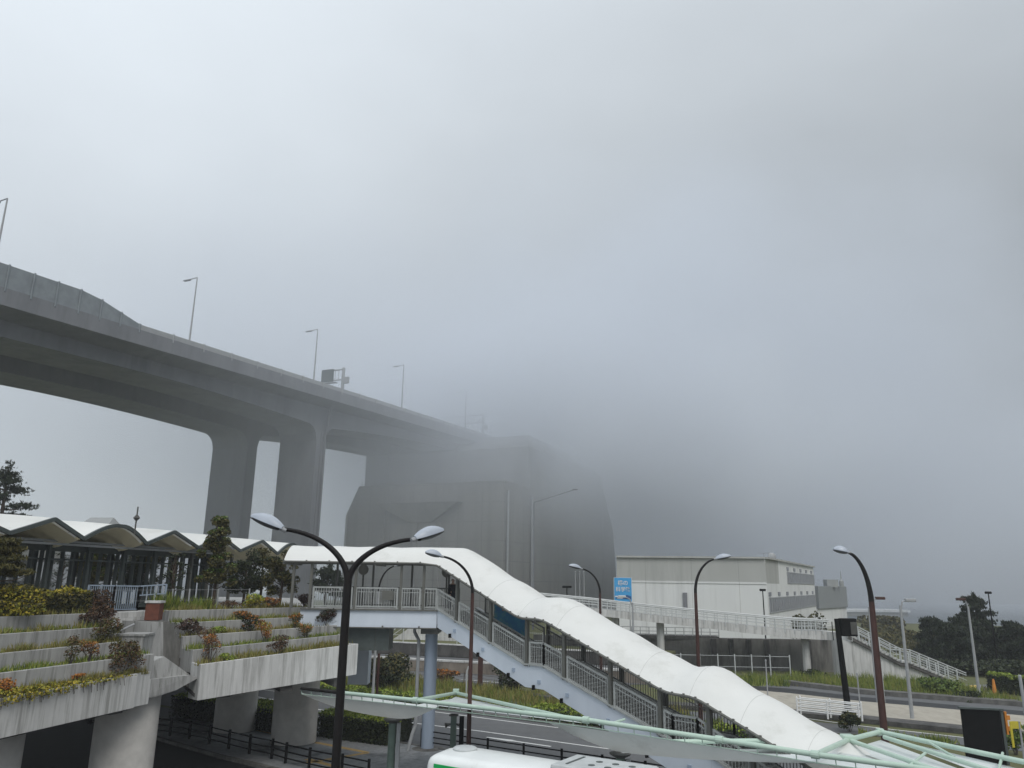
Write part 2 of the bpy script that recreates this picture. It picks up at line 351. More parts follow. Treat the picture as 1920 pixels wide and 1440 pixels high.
for k in range(20):
    m.bar(BS(75.4, 19-k*1.9, ZB), BS(75.4, 19-k*1.9, ZB+1.1), .08, .08)
for dz in (.55, 1.1): m.bar(BS(75.4, 19.3, ZB+dz), BS(75.4, -17, ZB+dz), .07, .07)
m.build('roof_railing', 'lamp_grey', an)
# mast in front of the anchorage
p = PY(1000, 1116, 150); pz = Vector((p.x, 150, 0))
t = thing('light_mast', 'very tall pale mast with a long raised arm in front of the anchorage wall', 'lamp mast', pz)
tp = PY(1000, 942, 150); MB().tube([pz, Vector((p.x, 150, tp.z))], [.2, .12], 8).build('pole', 'concrete_bridge', t)
tip = PY(1078, 918, 150); MB().tube([Vector((p.x, 150, tp.z)), tip], [.09, .06], 6).build('arm', 'concrete_bridge', t)
MB().box(tip, (1.0, .35, .2)).build('lamp_head', 'concrete_bridge', t)
for px, l in ((1079, 'left bare flagpole of the three before the anchorage'), (1087, 'middle bare flagpole of the three before the anchorage'), (1095, 'right bare flagpole of the three before the anchorage')):
    tp = PY(px, 1074, 100); b = Vector((tp.x, 100, 0)); t = thing('flagpole', l, 'flagpole', b, 'three flagpoles')
    MB().tube([b, tp], [.09, .05], 6).build('pole', 'lamp_grey', t); MB().lathe(tp, [(.02, 0), (.1, .06), (.1, .14), (.02, .2)], 8).build('finial', 'lamp_grey', t)
def tee_lamp(px, py, Y, label, w=.9, grp=None, m_='black_paint'):
    tp = PY(px, py, Y); b = Vector((tp.x, Y, 0)); t = thing('floodlight_post', label, 'lamp post', b, grp)
    MB().tube([b, tp], [.09, .06], 8).build('pole', m_, t); MB().box(tp+Vector((0, 0, .1)), (w, .5, .26)).build('lamp_head', m_, t, bevel=.06)
tee_lamp(1063, 1102, 95, 'small dark post lamp against the foot of the anchorage', 1.1)
tee_lamp(1430, 1108, 90, 'black T-shaped post lamp in front of the white museum wall', .6)
tee_lamp(1853, 1113, 88, 'dark T-shaped post lamp standing among the pines', .55)
# ================================================================== MUSEUM
mu = thing('museum_building', 'white two-storey museum with a grey-beige upper band and ribbon windows', 'building', (25, 115, 0))
MZ = 12.2; A = Vector((35.7, 110, 0)); Bp = Vector((15.5, 114.0, 0)); sd = Vector((.464, .886, 0)); E_ = A+sd*54
up = Vector((0, 0, 1))
bk = Vector((-1, .2, 0)).normalized()*20.5
m = MB(); m.slab([A[:2], E_[:2], (E_+bk)[:2], Bp[:2]], -.5, 8.85); m.build('lower_wall', 'museum_white', mu)
m = MB(); q = [A+Vector((.0, .0, 0)), A+sd*11]
m.slab([A[:2], (A+sd*11)[:2], (A+sd*11+bk)[:2], Bp[:2]], 8.85, MZ); m.build('upper_wall', 'museum_grey', mu)
m = MB(); ins = Vector((sd.y, -sd.x, 0))*(0.05)
m.slab([(A+sd*11.0)[:2], E_[:2], (E_+bk)[:2], (A+sd*11.0+bk)[:2]], 8.85, MZ-.05); m.build('office_wall', 'museum_white', mu)
out = Vector((sd.y, -sd.x, 0))
fr = (A-Bp).normalized(); fo = Vector((fr.y, -fr.x, 0))
m = MB(); m.bar(Bp+up*(MZ+.12)+fo*.1, A+up*(MZ+.12)+fo*.1, .5, .25); m.bar(A+up*(MZ+.12)+out*.1, E_+up*(MZ+.12)+out*.1, .5, .25); m.build('roof_coping', 'museum_grey', mu)
m = MB(); m.bar(Bp+up*8.85+fo*.04, A+up*8.85+fo*.04, .1, .22); m.build('string_course', 'museum_white', mu)
def ribbon(t0, t1, z0, z1, n):
    f = MB()
    a, b = A+sd*t0+out*.03, A+sd*t1+out*.03
    f.bar(a+up*z0, b+up*z0, .14, .14); f.bar(a+up*z1, b+up*z1, .14, .14)
    for k in range(n+1): f.bar(a.lerp(b, k/n)+up*z0, a.lerp(b, k/n)+up*z1, .12, .12)
    fo_ = f.build('window', 'lamp_grey', mu)
    g = MB(); g.quad(a+up*z0+out*.02, b+up*z0+out*.02, b+up*z1+out*.02, a+up*z1+out*.02); g.build('pane', 'window_grey', fo_)
ribbon(19, 53.5, 9.0, 10.7, 18); ribbon(1, 53.5, 4.9, 6.9, 26)
for t0, t1, z, n in ((20, 50, 10.95, 5), (2, 50, 7.15, 7)):
    for k in range(n):
        c = A+sd*(t0+(t1-t0)*k/(n-1))+out*.03+up*(z+.25)
        MB().box(c, (1.9, .12, .55), sd).build('vent_grille', 'window_grey', mu)
p = PY(1284, 1127, 112.3); MB().box((p.x, p.y-.2, p.z), (.55, .3, 2.3)).build('louvre_window', 'window_grey', mu)
p = PY(1447, 1044, 120)
t = thing('satellite_dish', 'round satellite dish on the museum roof corner', 'satellite dish', (p.x, 120, MZ+.2))
MB().tube([(p.x, 120, MZ+.2), (p.x, 120, p.z)], .06, 6).build('mast', 'lamp_grey', t)
MB().lathe((p.x, 119.9, p.z), [(.02, .15), (.35, .12), (.62, 0), (.64, -.03), (.35, .08), (.02, .1)], 16, (0, -1, 0)).build('dish', 'lamp_grey', t, smooth=True)
p = PY(1432, 1037, 121); t = thing('roof_aerial', 'thin television aerial above the museum roof edge', 'aerial', (p.x, 121, MZ))
m = MB(); m.tube([(p.x, 121, MZ), (p.x, 121, p.z)], .035, 5); m.build('mast', 'lamp_grey', t); m = MB(); m.tube([(p.x-.9, 121, p.z), (p.x+.9, 121, p.z)], .03, 5)
for k in range(7): m.tube([(p.x-.8+k*.27, 120.7, p.z), (p.x-.8+k*.27, 121.3, p.z)], .02, 4)
m.build('antenna', 'lamp_grey', t)
# annex
p0 = PY(1533, 1099, 160); p1 = PY(1587, 1103, 178)
an2 = thing('annex_building', 'grey corrugated annex behind the far end of the museum', 'building', ((p0.x+p1.x)/2, 165, 0))
m = MB(); a = Vector((p0.x, 160, 0)); b = Vector((p1.x, 178, 0)); k_ = Vector((-9, 8, 0))
m.slab([a[:2], b[:2], (b+k_)[:2], (a+k_)[:2]], 4.2, p0.z); m.build('upper_wall', 'corrugated', an2)
m = MB(); m.slab([(a+k_*.03)[:2], (b+k_*.03)[:2], (b+k_)[:2], (a+k_)[:2]], -.5, 4.2); m.build('lower_wall', 'museum_white', an2)
q = PY(1565, 1096, 168); m = MB(); m.box((q.x, 170, p0.z+.6), (2.4, 2, 1.6)); m.build('roof_tank', 'far_wall', an2)
q = PY(1578, 1098, 172); m = MB(); m.lathe((q.x, 172, p0.z), [(.5, 0), (.5, 1.1), (.1, 1.5), (.05, 3.2)], 8); m.build('roof_vent', 'far_wall', an2)
# blue sign board
p = PY(1168, 1105, 95); b = Vector((p.x, 95, 0)); sw, sh = 2.05, 2.72; cz = PY(1168, 1105.5, 95).z
t = thing('museum_sign_board', 'blue upright sign board with white Japanese lettering beside the museum', 'sign', b)
MB().box((p.x, 95.12, cz), (sw+.1, .16, sh+.06)).build('frame', 'white_paint', t)
face = MB().box((p.x, 95.0, cz), (sw, .1, sh)).build('board', 'sign_blue', t)
m = MB()
for dx in (-.8, .8): m.bar((p.x+dx, 95.12, 0), (p.x+dx, 95.12, cz-sh/2), .12, .12)
m.build('post', 'lamp_grey', t)
def text(body, size, loc, name, mt, parent, rot=(pi/2, 0, 0)):
    cu = bpy.data.curves.new(name, 'FONT'); cu.body = body; cu.size = size; cu.align_x = 'CENTER'; cu.extrude = .008; cu.offset = size*.012
    o = bpy.data.objects.new(name, cu); C.objects.link(o); o.rotation_euler = rot
    dg = bpy.context.evaluated_depsgraph_get(); me = bpy.data.meshes.new_from_object(o.evaluated_get(dg)); bpy.data.objects.remove(o)
    me.transform(Matrix.Translation(Vector(loc)-Vector(parent['_w'])) @ Matrix.Rotation(rot[2], 4, 'Z') @ Matrix.Rotation(rot[0], 4, 'X'))
    me.materials.clear(); me.materials.append(M[mt]); o = bpy.data.objects.new(name, me); C.objects.link(o); o.parent = parent; return o
face['_w'] = tuple(b)
text('橋の', .62, (p.x, 94.93, cz+.55), 'lettering', 'white_paint', face)
text('科学館', .58, (p.x, 94.93, cz-.18), 'lettering', 'white_paint', face)
m = MB(); m.prism([(p.x-.95, 94.945, cz-1.05), (p.x+.98, 94.945, cz-1.12), (p.x+.98, 94.945, cz-.78), (p.x+.5, 94.945, cz-.62), (p.x, 94.945, cz-.7), (p.x-.5, 94.945, cz-.66)], (0, -.012, 0)); m.build('picture', 'sign_sea', face)
m = MB(); m.prism([(p.x-.98, 94.925, cz-.86), (p.x-.5, 94.925, cz-.88), (p.x-.6, 94.925, cz-.74), (p.x-.98, 94.925, cz-.72)], (0, -.012, 0)); m.prism([(p.x-.75, 94.925, cz-1.0), (p.x-.1, 94.925, cz-1.02), (p.x+.1, 94.925, cz-.9), (p.x-.6, 94.925, cz-.9)], (0, -.012, 0)); m.build('picture', 'white_paint', face)
# far low buildings at the right in haze
p = PY(1635, 1160, 240)
t = thing('warehouse', 'long low shed faint in the fog at the far right', 'building', (p.x, 250, 0))
MB().slab([(p.x-16, 240), (p.x+14, 246), (p.x+12, 256), (p.x-18, 250)], -.5, 1.2).build('wall', 'far_wall', t)
MB().slab([(p.x-16.5, 239.5), (p.x+14.5, 245.5), (p.x+12.5, 256.5), (p.x-18.5, 250.5)], 1.2, 1.9).build('roof', 'museum_white', t)
# ================================================================== COVERED FOOTBRIDGE AND STAIRS
SA = Vector((-3.75, 42, 0)); SE = Vector((.731, -.682, 0)); SW = Vector((.682, .731, 0)); W3 = 3.0; DZ = 7.08
ks = [(0, DZ), (6.2, DZ-2.25), (7.35, DZ-2.25), (14.0, DZ-4.5), (15.1, DZ-4.5), (20.4, 0)]
ke = [(0, 9.5), (6.1, 6.98), (7.5, 6.98), (13.9, 4.5), (15.2, 4.46), (20.4, 2.3), (22, 1.8)]
def lerpk(K, t):
    if t <= K[0][0]: return K[0][1]
    for (a, za), (b, zb) in zip(K[:-1], K[1:]):
        if t <= b: return za+(zb-za)*(t-a)/(b-a)
    return K[-1][1]
def sz(t): return lerpk(ks, t)
def ez_(t): return lerpk(ke, t)
TB = 20.4
def SP(t, o, z): return SA+SE*t+SW*o+Vector((0, 0, z))
def DP(x, o, z): return Vector((x, 42+o, z))
def tpx(px, o=0):      # station along the stair seen at picture column px
    lo, hi = -2, 24
    for _ in range(40):
        mid = (lo+hi)/2; P = SP(mid, o, sz(max(mid, 0))+1)
        q = RC.transposed() @ (P-EYEV); x = 960+FPX*q.x/-q.z
        if x < px: lo = mid
        else: hi = mid
    return lo
fb = thing('covered_footbridge', 'white footbridge and long stair under a rippled white membrane roof', 'footbridge', (SA.x, SA.y, 0))
XL = -10.9
m = MB(); m.box(((XL+SA.x)/2, 42.06, 6.62), (SA.x-XL, .12, .88)); m.box(((XL+SA.x)/2, 44.94, 6.62), (SA.x-XL, .12, .88))
m.build('deck_girder', 'steel_blue', fb)
m = MB(); m.bar(DP(XL, -.06, 7.06), DP(SA.x+.05, -.06, 7.06), .14, .07)
for x in range(4): m.box((SA.x-.9-x*1.9, 41.98, 6.2), (.07, .2, .14))
m.bar(DP(XL, -.0, 6.17), DP(SA.x, 0, 6.17), .3, .05); m.build('girder_flange', 'post_grey', fb)
m = MB(); m.slab([(XL, 42.13), (SA.x, 42.13), tuple(SP(0.02, .1, 0)[:2]), tuple(SP(.02, 2.9, 0)[:2]), (SA.x+1.5, 44.87), (XL, 44.87)], 6.8, 7.07); m.build('deck_floor', 'concrete_pale', fb)
def stringer(o, name):
    up_ = [SP(t, o, z+.04) for t, z in ks]; lowk = [(.08, DZ-.86), (6.25, DZ-3.17), (7.35, DZ-3.18), (13.9, DZ-5.5), (14.9, DZ-5.55), (18.0, 0)]
    lo_ = [SP(t, o, z) for t, z in lowk]
    m = MB(); n = len(up_); off = SW*.12; vs = up_+lo_; vs2 = [p+off for p in vs]
    fs = [(i, i+1, n+i+1, n+i) for i in range(n-1)]
    fs += [tuple(2*n+k for k in f[::-1]) for f in fs]
    ring = list(range(n))+list(range(2*n-1, n-1, -1))
    fs += [(ring[i], ring[(i+1) % len(ring)], ring[(i+1) % len(ring)]+2*n, ring[i]+2*n) for i in range(len(ring))]
    m.add(vs+vs2, fs); st = m.build(name, 'steel_blue', fb)
    m = MB()
    for (a, za), (b, zb) in zip(ks[:-1], ks[1:]): m.bar(SP(a, o+.03, za+.08), SP(b, o+.03, zb+.08), .24, .07)
    m.build('stringer_cap', 'rail_grey', st)
    if o: return
    for (a, za), (b, zb) in zip(lowk[:-1], lowk[1:]):
        L_ = (b-a); k = max(1, int(L_/1.7))
        for i in range(k):
            f = (i+.5)/k; MB().box(SP(a+L_*f, o-.04, za+(zb-za)*f+.04), (.09, .16, .2), SE).build('bracket', 'black_paint', st)
            MB().box(SP(a+L_*f+.3, o-.02, za+(zb-za)*f+.30), (.16, .06, .16), SE).build('lug', 'column_blue', st)
stringer(0, 'stair_stringer'); stringer(W3-.12, 'stair_stringer')
m = MB(); t = 0.0
while t < TB:
    dt = .33; z = sz(t+dt/2)
    a = [SP(t, .13, z), SP(t+dt+.03, .13, z), SP(t+dt+.03, W3-.13, z), SP(t, W3-.13, z)]
    m.prism([p-Vector((0, 0, .2)) for p in a], (0, 0, .2)); t += dt
m.build('stair_treads', 'concrete', fb)
# railings
def panel(pa, pb, h=1.05, mt='rail_grey', end=True, gap=.13, low=.14, name='railing_panel'):
    """one railing panel between two floor points: rails, end posts and balusters"""
    m = MB(); u = Vector((0, 0, 1)); d = (pb-pa); n = max(2, int(Vector((d.x, d.y, 0)).length/gap))
    m.bar(pa+u*h, pb+u*h, .07, .08); m.bar(pa+u*low, pb+u*low, .05, .06); m.bar(pa+u*(h-.2), pb+u*(h-.2), .03, .03)
    if end:
        for p in (pa, pb): m.bar(p-u*.02, p+u*(h+.02), .09, .09)
    for k in range(1, n):
        p = pa.lerp(pb, k/n); m.bar(p+u*low, p+u*h, .028, .028)
    return m.build(name, mt, fb)
xs = [-10.4, -8.15, -5.75, -4.55]
for a, b in zip(xs[:-1], xs[1:]): panel(DP(a+.12, .0, DZ), DP(b-.12, .0, DZ), 1.08)
panel(DP(-4.45, 0, DZ), DP(SA.x-.05, 0, DZ), 1.08)
for a in range(4): panel(DP(-10.3+a*1.9, 2.95, DZ), DP(-10.3+a*1.9+1.8, 2.95, DZ), 1.08, 'rail_dark')
MB().box((-6.35, 41.9, DZ+.72), (.62, .04, .46)).build('notice_plate', 'post_grey', fb)
posts_px = [857, 920, 988, 1058, 1145, 1238, 1330, 1412]
pt = [tpx(x) for x in posts_px]
def kink_panel(a, b, o, mt, **k):
    br_ = [a]+[q for q, _ in ks[1:-1] if a+.05 < q < b-.05]+[b]
    for i in range(len(br_)-1):
        c, d = br_[i], br_[i+1]
        panel(SP(c, o, sz(c+1e-4)), SP(d, o, sz(d-1e-4)), mt=mt, **k)
pts = [-.0]+pt+[TB-.3]
for a, b in zip(pts[:-1], pts[1:]):
    if b-a > .5: kink_panel(a+(.16 if a > 0 else 0), b-.16, 0.02, 'rail_grey')
far_t = [.6, 2.9, 5.0, 7.4, 9.6, 11.9, 14.0, 16.2, 18.4, 20.0]
for a, b in zip(far_t[:-1], far_t[1:]): kink_panel(a+.1, b-.1, W3-.1, 'rail_dark')
m = MB(); a, b = SP(1.5, W3-.22, sz(1.5)), SP(3.9, W3-.22, sz(3.9)); u = Vector((0, 0, 1))
m.prism([a+u*.15, b+u*.15, b+u*1.5, a+u*1.75], SW*.03); m.build('picture_banner', 'banner', fb)
# roof
EH = 2.42; OV = .32; RISE = .86
secs = []; eave_n, eave_f = [], []
def sec(base, wv, z, off0, off1, rise, lean=Vector((0, 0, 0))):
    out = []; n = 16
    for k in range(n+1):
        f = k/n; o = off0+(off1-off0)*f; h = rise*(1-abs(2*f-1)**2.2)
        out.append(base+wv*o+Vector((0, 0, z+h))+lean*h)
    return out
x = -11.9; st = []
while x < -4.6: st.append(('d', x)); x += .6
for k in range(0, 84): st.append(('s', .2+k*.255))
seams = []
for i, (k, q) in enumerate(st):
    if k == 'd':
        s_ = sec(Vector((q, 42, 0)), Vector((0, 1, 0)), DZ+EH, -OV, W3+OV, RISE*(1-.05*(.5-.5*math.cos(2*pi*q/2.4))))
    else:
        t = min(q, TB+1.0); tt = min(t, TB)
        z = sum(ez_(max(0, t+d)) for d in (-.3, 0, .3))/3
        near = [b for b, _ in ks[1:-1]]
        sw = RISE*(1.0-.085*(.5-.5*math.cos(2*pi*t/2.2)))
        sw += .16*math.exp(-((t-1.1)/1.0)**2)+.12*math.exp(-((t-7.6)/.9)**2)+.12*math.exp(-((t-15.2)/.9)**2)
        s_ = sec(SA+SE*t, SW, z, -OV, W3+OV, sw)
        if abs((t+.6) % 2.2) < .25: seams.append(s_)
    secs.append(s_); eave_n.append(s_[0]); eave_f.append(s_[-1])
# turn between deck and stair: blend sections near the corner
m = MB().loft(secs); ro = m.build('membrane_roof', 'membrane', fb, smooth=True)
for p_ in ro.data.polygons: p_.use_smooth = True
m = MB().add([p for p in secs[-1]]+[secs[-1][0].lerp(secs[-1][-1], k/16)-Vector((0, 0, .02)) for k in range(17)], [(k, k+1, 17+k+1, 17+k) for k in range(16)]); m.build('roof_end_cap', 'lamp_grey', fb)
m = MB()
for s_ in seams[1:]: m.tube([p-Vector((0, 0, .002)) for p in s_], .012, 5)
m.build('membrane_seam', 'seam', fb)
for ev, nm in ((eave_n, 'eave_rail'), (eave_f, 'eave_rail')):
    m = MB().tube([p-Vector((0, 0, .05)) for p in ev], .06, 6)
    for i in range(0, len(ev)-1, 2): m.box(ev[i]-Vector((0, 0, .02)), (.07, .1, .12))
    m.build(nm, 'post_grey', fb)
for i in range(0, len(secs), 8):
    s_ = secs[i]; m = MB().bar(s_[0]-Vector((0, 0, .12)), s_[-1]-Vector((0, 0, .12)), .1, .14)
    m.build('roof_beam', 'post_grey', fb)
for x in (-11.4, -10.45, -8.1, -5.7, -4.5):
    MB().bar(DP(x, -.02, DZ), DP(x, -.02, DZ+EH-.05), .13, .13).build('roof_post', 'post_grey', fb)
for x in (-11.2, -9.75, -7.7, -5.5, -3.4):
    MB().bar(DP(x, 2.97, DZ), DP(x, 2.97, DZ+EH-.05), .11, .11).build('roof_post', 'steel_dark', fb)
for t in pt:
    MB().bar(SP(t, -.0, sz(t)), SP(t, -.0, ez_(t)-.05), .15, .15, SW).build('roof_post', 'post_grey', fb)
for t in (1.0, 3.0, 5.1, 7.3, 9.5, 11.8, 14.0, 16.2, 18.3):
    MB().bar(SP(t, W3, sz(t)), SP(t, W3, ez_(t)-.05), .15, .15, SW).build('roof_post', 'steel_dark', fb)
# columns
b = PZ(799, 1412); MB().tube([(b.x, b.y+.5, 0), (b.x, b.y+.5, 6.2)], .335, 24).build('column', 'column_blue', fb, smooth=True)
m = MB(); m.lathe((b.x, b.y+.5, 0), [(.95, 0), (.95, .1), (.5, .16)], 24); m.build('column_base', 'kerb', fb)
m = MB(); m.box((b.x, 43.5, 6.05), (.9, 2.7, .35)); m.build('column_head', 'steel_dark', fb)
MB().tube([(b.x-.95, b.y-.2, .05), (b.x-.75, b.y-.1, .9), (b.x-.62, b.y, 1.3), (b.x-.62, b.y, 5.5), (b.x-.9, b.y+.3, 5.9), (b.x-.9, b.y+.3, 6.2)], .09, 8).build('drain_pipe', 'lamp_grey', fb)
b2 = PY(668, 1230, 46); MB().box((b2.x+.2, 46.2, 4.6), (1.1, .9, 3.4)).build('support_pier', 'steel_blue', fb)
a_ = PY(655, 1172, 42.4); c_ = PY(728, 1220, 42.4)
MB().box(((a_.x+c_.x)/2, 43.2, (6.17+c_.z)/2), (c_.x-a_.x, 1.6, 6.17-c_.z)).build('service_box', 'frame_grey', fb)
MB().box(((a_.x+c_.x)/2+.35, 42.39, (6.17+c_.z)/2), (.03, .03, 6.17-c_.z-.05)).build('panel_joint', 'steel_dark', fb)
# hanging things under the roof
for px, py, l, Y in ((682, 1068, 'round clock disc on a slim post behind the footbridge railing', 45.4), (838, 1073, 'round disc on a post at the head of the stairs', 45.2)):
    p = PY(px, py, Y); t = thing('round_sign', l, 'sign', (p.x, Y, DZ), 'round discs on the footbridge')
    MB().bar((p.x, Y, DZ), (p.x, Y, DZ+2.6), .09, .09).build('post', 'steel_dark', t); MB().lathe((p.x, Y-.1, p.z), [(.02, -.06), (.27, -.06), (.3, 0), (.27, .06), (.02, .06)], 20, (0, -1, 0)).build('disc', 'post_grey', t)
# person at the top of the stairs
def skinmesh(name, chains, mt, parent, lv=2):
    vs = []; es = []; rr = []
    for ch in chains:
        o = len(vs)
        for i, (p, r) in enumerate(ch):
            vs.append(p); rr.append(r)
            if i: es.append((o+i-1, o+i))
    # weld equal points
    key = {}; mp = []; v2 = []; r2 = []
    for p, r in zip(vs, rr):
        k = tuple(round(c, 3) for c in p)
        if k not in key: key[k] = len(v2); v2.append(p); r2.append(r)
        mp.append(key[k])
    es = list({tuple(sorted((mp[a], mp[b]))) for a, b in es if mp[a] != mp[b]})
    me = bpy.data.meshes.new(name); me.from_pydata(v2, es, []); me.materials.append(M[mt])
    o = bpy.data.objects.new(name, me); C.objects.link(o); o.parent = parent
    sk = o.modifiers.new('skin', 'SKIN'); me.skin_vertices or None
    bm = bmesh.new(); bm.from_mesh(me); ly = bm.verts.layers.skin.verify(); bm.verts.ensure_lookup_table()
    for v, r in zip(bm.verts, r2): v[ly].radius = (r, r); v[ly].use_root = (v.index == 0)
    bm.to_mesh(me); bm.free()
    sb = o.modifiers.new('sub', 'SUBSURF'); sb.levels = lv; sb.render_levels = lv
    return o
hp = PY(849, 1096, 42.9)
t = thing('person', 'person with dark hair in a black coat starting down the covered stairs', 'person', (hp.x, hp.y, DZ-.12))
t.rotation_euler = (0, 0, math.radians(35))
arm = lambda s: [((0, 0, 1.38), .12), ((s*.19, 0, 1.38), .075), ((s*.235, .02, 1.12), .055), ((s*.22, -.12, .90), .042), ((s*.215, -.16, .82), .038), ((s*.21, -.18, .76), .025)]
leg = lambda s, y: [((0, 0, .92), .14), ((s*.10, 0, .88), .095), ((s*.105, y, .48), .065), ((s*.105, y*.6+.03, .10), .045), ((s*.105, y*.6-.10, .03), .035)]
body = skinmesh('body', [[((0, 0, .92), .14), ((0, 0, 1.15), .125), ((0, 0, 1.38), .12), ((0, -.01, 1.50), .055), ((0, -.02, 1.58), .075), ((0, -.025, 1.66), .085), ((0, -.01, 1.71), .06)], arm(1), arm(-1), leg(1, -.08), leg(-1, .06)]+[[((s_*.21, -.18, .76), .025), ((s_*.21+s_*(.012 if k else -.01), -.185+(k-2)*.016, .725), .0095), ((s_*.20, -.185+(k-2)*.019, (.685, .655, .65, .655, .67)[k]+(.03 if k == 0 else 0)), .008)] for s_ in (1, -1) for k in range(5)], 'skin', t)
k_ = 1.17
skinmesh('coat', [[((0, 0, .80), .17), ((0, 0, 1.15), .150), ((0, 0, 1.38), .145), ((0, -.005, 1.45), .08)], [(p, r*k_+.012) for p, r in arm(1)[:4]], [(p, r*k_+.012) for p, r in arm(-1)[:4]]], 'cloth_black', t)
skinmesh('trousers', [[(p, r+.012) for p, r in leg(1, -.08)[:4]], [(p, r+.012) for p, r in leg(-1, .06)[:4]]], 'cloth_navy', t)
skinmesh('hair', [[((0, .02, 1.60), .075), ((0, .01, 1.68), .09), ((0, 0, 1.735), .06)]], 'hair', t)
for s in (1, -1): skinmesh('shoe', [[((s*.105, (-.08 if s > 0 else .06)*.6+.04, .04), .05), ((s*.105, (-.08 if s > 0 else .06)*.6-.14, .03), .04)]], 'rubber', t)
m = MB(); m.v = []; 
for s in (1, -1): m.lathe((s*.032, -.108, 1.655), [(.002, 0), (.011, .004), (.002, .012)], 8, (0, -1, 0))
m.lathe((0, -.105, 1.62), [(.016, -.005), (.012, .02), (.003, .03)], 8, (0, -1, 0))
e_ = m.build('face', 'hair', None); e_.parent = t
# ================================================================== TERRACED PLANTERS
BKV = Vector((-.906, .423, 0))
PL_R = [((317, 1144.7, 38.5), (592, 1138, 44.4)), ((336, 1168, 37.6), (598, 1155, 43.2)), ((343, 1193.4, 36.7), (632, 1172, 42.0)), ((362, 1218.8, 35.8), (643, 1189.7, 41.2)), ((377, 1246, 35.0), (672, 1207, 40.6))]
PL_L = [((-60, 1159, 29.6), (205, 1148.5, 35.5)), ((-60, 1193.5, 28.6), (222, 1174, 34.6)), ((-60, 1231.5, 27.7), (235, 1202, 33.7)), ((-60, 1270, 26.8), (290, 1226, 33.0)), ((-60, 1321, 25.9), (259, 1263, 32.0))]
def dn(p, h): return Vector((p.x, p.y, p.z-h))
def terrace(rows, label, hfront):
    P = [(PY(*a), PY(*b)) for a, b in rows]
    t = thing('terraced_planter', label, 'planter', (P[4][0].x, P[4][0].y, 3.1), 'terraced planters of the station plaza')
    for i, (a, b) in enumerate(P):
        h = .95 if i < 4 else hfront
        d = (b-a); d.z = 0; d.normalize(); bk = Vector((-d.y, d.x, 0)); w = .16
        if i: ba, bb = P[i-1][0]+bk*.02, P[i-1][1]+bk*.02
        else: ba, bb = a+bk*1.4, b+bk*1.4
        ba = a+Vector((ba.x-a.x, ba.y-a.y, 0)); bb = b+Vector((bb.x-b.x, bb.y-b.y, 0))
        dl = (ba-a); dr = (bb-b)
        nl = dl if dl.length < 1.4 else dl.normalized()*1.4; nr = dr if dr.length < 1.6 else dr.normalized()*1.6
        m = MB()
        m.prism([a, b, b+bk*w, a+bk*w], (0, 0, -h))
        m.prism([dn(a+bk*w, .004), dn(a+d*w+bk*w, .004), dn(a+d*w+nl, .004), dn(a+nl, .004)], (0, 0, -h))
        m.prism([dn(b+bk*w, .004), dn(b+nr, .004), dn(b-d*w+nr, .004), dn(b-d*w+bk*w, .004)], (0, 0, -h))
        m.prism([dn(a+bk*w+d*w, h-.25), dn(b+bk*w-d*w, h-.25), dn(b+nr-d*w, h-.25), dn(a+nl+d*w, h-.25)], (0, 0, -.2))
        pw = m.build('planter_wall', 'concrete_pale' if i == 4 else 'concrete', t, bevel=.015)
        s0 = .07
        m = MB(); m.prism([dn(a+bk*w+d*w, s0), dn(b+bk*w-d*w, s0), dn(bb-d*w, s0), dn(ba+d*w, s0)], (0, 0, -.4)); m.build('soil', 'soil', t)
    return P, t
PR, TR = terrace(PL_R, 'right block of stepped concrete planters above two round columns', 1.45)
PLf, TL = terrace(PL_L, 'left block of stepped concrete planters with a long hedge on top', 1.25)
def onterr(P, i, px, back=.4):
    a, b = P[i]
    lo, hi = 0.0, 1.0
    for _ in range(30):
        f = (lo+hi)/2; q = RC.transposed() @ (a.lerp(b, f)+BKV*back-EYEV); x = 960+FPX*q.x/-q.z
        if x < px: lo = f
        else: hi = f
    return dn(a.lerp(b, lo)+BKV*back, .07)
# concrete plaza slab behind and under the planters
pz = thing('plaza_deck', 'raised concrete plaza deck carrying the glass pavilion', 'deck', (-18, 38, 5.5))
a0, a1, b0, b1 = PLf[0][0]+BKV*1.3, PLf[0][1]+BKV*1.3, PR[0][0]+BKV*1.3, PR[0][1]+BKV*1.3
a00 = a0-(a1-a0).normalized()*6
m = MB(); m.slab([a00[:2], a1[:2], b0[:2], b1[:2], (b1.x+.2, 46.5), (b1.x-8, 75), (-60, 75), (-60, a00.y)], 6.1, 6.80); m.build('slab', 'concrete', pz)
for P in (PR, PLf):
    a, b = P[4][0], P[4][1]; d = (b-a); d.z = 0; d.normalize(); n_ = Vector((-d.y, d.x, 0))
    for f in (.12, .5, .86):
        c = a.lerp(b, f)+n_*.2; c.z = 0
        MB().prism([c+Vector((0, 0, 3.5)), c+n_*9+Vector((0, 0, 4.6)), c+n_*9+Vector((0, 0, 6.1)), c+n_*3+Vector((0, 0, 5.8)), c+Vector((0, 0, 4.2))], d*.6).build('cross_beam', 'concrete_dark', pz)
m = MB()
for P in (PR, PLf):
    a, b = P[4][0], P[4][1]; d = (b-a).normalized(); n_ = Vector((-d.y, d.x, 0))
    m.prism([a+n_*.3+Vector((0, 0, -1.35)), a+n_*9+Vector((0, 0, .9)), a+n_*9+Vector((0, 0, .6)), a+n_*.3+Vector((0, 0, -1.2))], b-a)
m.build('sloping_soffit', 'concrete_dark', pz)
